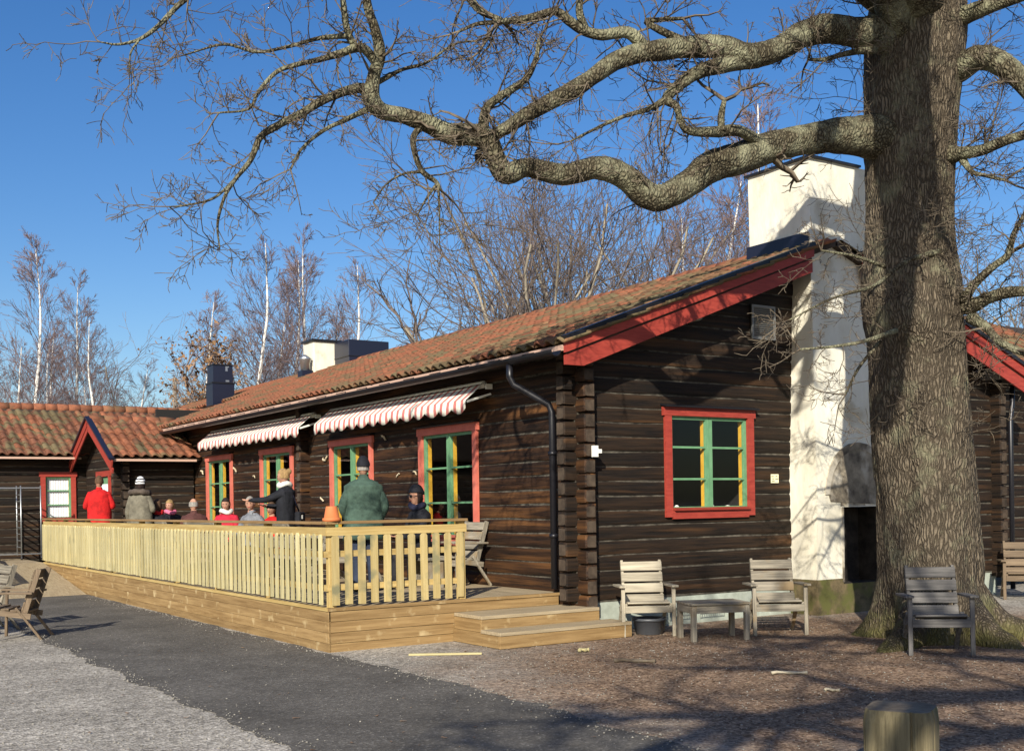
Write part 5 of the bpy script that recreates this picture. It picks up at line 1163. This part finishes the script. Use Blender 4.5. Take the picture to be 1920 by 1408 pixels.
    for pl_ in em.polygons:
        c_ = np.array(pl_.center); tt = np.clip(((c_-A)*(B_-A)).sum(1)/np.maximum(((B_-A)**2).sum(1), 1e-9), 0, 1); dd = np.linalg.norm(A+(B_-A)*tt[:, None]-c_, axis=1)/rE
        mb.f.append(tuple(pl_.vertices)); mb.mi.append(sgs[int(dd.argmin())])
    mb.v = [tuple(x) for x in Vn]; bpy.data.objects.remove(ob_); bpy.data.meshes.remove(me); bpy.data.meshes.remove(em)
    hc = Vector((0, .035+lean, hz+.725))*s
    head_mesh(mb, hc, yaw, s, 3)
    mb.build('body', [top, legs, 'shoe', 'skin'], t_, True)
    if hair: cap_part(hc, yaw, s, hair).build('hair', hairmat, t_, True)
    if hatmat: cap_part(hc+Vector((0, -.008, .012))*s, yaw, s*1.06, 'beanie').build('hat', hatmat, t_, True)
    q = Matrix.Translation(hc) @ Matrix.Rotation(yaw, 4, 'Z')
    for sd in (-1, 1): MB().lathe([(.001, -.008), (.008, -.004), (.010, 0), (.008, .004), (.001, .008)], 8).build('eye', 'lens', t_, True, q @ Matrix.Translation((sd*.027*s, .083*s, .008*s)))
    MB().box((0, .086*s, -.052*s), (.040*s, .012*s, .009*s)).build('mouth', 'lip', t_, M=q)
    # jacket shell from shoulders to hem
    hem = coat if coat is not None else hz-.12
    pr = [(.085, hz+.575), (.13, hz+.545), (.195, hz+.49), (.205, hz+.40), (.195, hz+.2), (.20, hz+.02), (.21+.10*max(0, hz-.12-hem), hem), (.17, hem+.01)]
    jm = MB(); k_ = 36; q_ = []
    for (r0, z0), (r1, z1) in zip(pr[:-1], pr[1:]):
        for i in range(4): q_.append((r0+(r1-r0)*i/4, z0+(z1-z0)*i/4))
    pr = q_+[pr[-1]]
    for r_, z in pr:
        for j in range(k_):
            a = 2*math.pi*j/k_; wr_ = 1+.075*noise.noise(Vector((math.cos(a)*2.2, math.sin(a)*2.2, z*9+H)))+.03*noise.noise(Vector((math.cos(a)*6, math.sin(a)*6, z*3+H)))
            jm.v.append((r_*wide*s*math.cos(a)*wr_*1.02, (r_*wide*.70*math.sin(a)*wr_+lean*.5)*s, z*s))
    n_ = len(pr); jm.f = [(i*k_+j, i*k_+(j+1) % k_, (i+1)*k_+(j+1) % k_, (i+1)*k_+j) for i in range(n_-1) for j in range(k_)]; jm.mi = [0]*len(jm.f)
    jm.build('jacket', top, t_, True)
    for ex in extras:
        if ex[0] == 'scarf': MB().tube([(.088*s*math.cos(a), (.015+lean+.085*math.sin(a))*s, (hz+.595+.02*math.sin(a*2))*s) for a in [2*math.pi*i/16 for i in range(17)]], .042*s, 10).build('scarf', ex[1], t_, True)
        if ex[0] == 'hood': MB().tube([(.17*s*math.cos(a), (-.02+.12*math.sin(a))*s, (hz+.57-.03*math.sin(a))*s) for a in [2*math.pi*i/20 for i in range(21)]], [.055*s*(1+.2*math.sin(i*2.3)) for i in range(21)], 10).build('fur_hood', ex[1], t_, True)
        if ex[0] == 'bun': MB().lathe([(.005, -.05), (.035, -.03), (.045, 0), (.035, .03), (.005, .05)], 12).build('bun', ex[1], t_, True, Matrix.Translation(hc+Vector((0, -.09, .075))*s))
        if ex[0] == 'glasses':
            MB().box((-.03*s, .098*s, .008*s), (.045*s, .012*s, .034*s), ch=.003).box((.03*s, .098*s, .008*s), (.045*s, .012*s, .034*s), ch=.003).box((0, .10*s, .014*s), (.02*s, .006*s, .006*s)).box((-.078*s, .04*s, .012*s), (.004, .11*s, .006*s)).box((.078*s, .04*s, .012*s), (.004, .11*s, .006*s)).build('sunglasses', 'lens', t_, M=q)
        if ex[0] == 'bag':
            b_ = MB().box((.1*s, -.19*s, (hz+.06)*s), (.26*s, .10*s, .22*s), ch=.02).build('bag', 'black_cloth', t_); MB().box((.06*s, -.245*s, (hz+.09)*s), (.05*s, .01, .06*s)).build('buckle', 'white_paint', b_)
            MB().tube([(-.15*s, .10*s, (hz+.50)*s), (-.05*s, -.13*s, (hz+.42)*s), (.12*s, -.17*s, (hz+.18)*s)], .014*s, 8).build('strap', 'navy', b_, True)
    return t_
def at(px, py, D): q = dep(px, py, D); return (q[0], q[1], DZ)
def bench(x, y, ang, label):
    b_ = empty('bench', (x, y, DZ), R(ang), label, 'bench', 'plain benches for the seated guests')
    MB().box((0, 0, .40), (.62, .36, .04), ch=.004).build('seat', 'old_wood', b_)
    for sx in (-1, 1): MB().box((sx*.25, 0, .19), (.05, .30, .38), ch=.004).build('leg', 'old_wood', b_)
FWD = 90-33.4   # heading away from the camera
def P_(px, D): q = dep(px, 940, D); return (q[0], q[1], DZ)
person('person standing in a bright red coat seen from behind', P_(186, 23.), FWD+10, 1.80, 'stand', 'red_cloth', 'dark_trouser', 'short', 'hair_brown', arms=('bent', 'bent'), coat=.62, wide=1.1)
person('person in olive parka with fur hood and black striped white hat', P_(263, 21.2), FWD-5, 1.68, 'stand', 'parka', 'denim', 'bob', 'hair_dark', hatmat='hat_stripe', arms=('down', 'bent'), coat=.68, wide=1.12, extras=(('hood', 'fur'),))
def seated(label, px, D, head, **k):
    q = P_(px, D); h = k.pop('H', 1.72); person(label, q, head, h, 'sit', **k)
    a = R(head); bench(q[0]-.06*math.cos(a), q[1]-.06*math.sin(a), head-90, 'grey bench seat under '+' '.join(label.split()[:10]))
seated('person in black with a red collar seen from behind, seated', 293, 21.4, FWD, top='black_cloth', legs='dark_trouser', hair='bob', hairmat='hair_brown', arms=('table', 'table'), extras=(('scarf', 'red_cloth'),))
seated('smiling person with fair hair and pink scarf, seated facing out', 320, 22.6, FWD+180, top='black_cloth', legs='dark_trouser', hair='bob', hairmat='hair_blond', arms=('table', 'bent'), yaw=-.25, extras=(('scarf', 'pink'),))
seated('balding person in a dark brown jacket seated at a table', 364, 20.4, FWD+25, top='brown_cloth', legs='dark_trouser', hair='bald', hairmat='hair_grey', arms=('table', 'table'), wide=1.15)
seated('dark haired person in crimson jacket with white collar, seated', 426, 20.6, FWD+170, top='crimson', legs='dark_trouser', hair='bob', hairmat='hair_dark', arms=('table', 'table'), yaw=.2, extras=(('scarf', 'white_cloth'),))
seated('grey haired person in grey jacket seated beside the crimson jacket', 474, 18.7, FWD+150, top='grey_cloth', legs='dark_trouser', hair='short', hairmat='hair_grey', arms=('bent', 'table'), yaw=.5)
seated('person in red half hidden behind the blonde woman in black', 512, 18.9, FWD+160, top='red_cloth', legs='dark_trouser', hair='short', hairmat='hair_brown', arms=('table', 'table'), H=1.6)
person('blonde person in black coat with white scarf reaching over a table', P_(536, 17.4), FWD+82, 1.70, 'stand', 'black_cloth', 'dark_trouser', 'short', 'hair_blond', arms=('raise', 'fwd'), coat=.72, extras=(('scarf', 'white_cloth'), ('bun', 'hair_blond'), ('bag', '')))
person('broad person in green jacket and black cap with back turned', P_(682, 15.3), FWD+8, 1.74, 'stand', 'green_cloth', 'denim', 'short', 'hair_grey', hatmat='black_cloth', arms=('pocket', 'pocket'), coat=.70, wide=1.28)
seated('person in black knit hat and sunglasses seated looking up', 788, 15.9, FWD+120, top='black_cloth', legs='dark_trouser', hair='long', hairmat='hair_dark', hatmat='black_cloth', arms=('table', 'table'), yaw=.1, H=1.80, extras=(('glasses', ''), ('scarf', 'navy')))
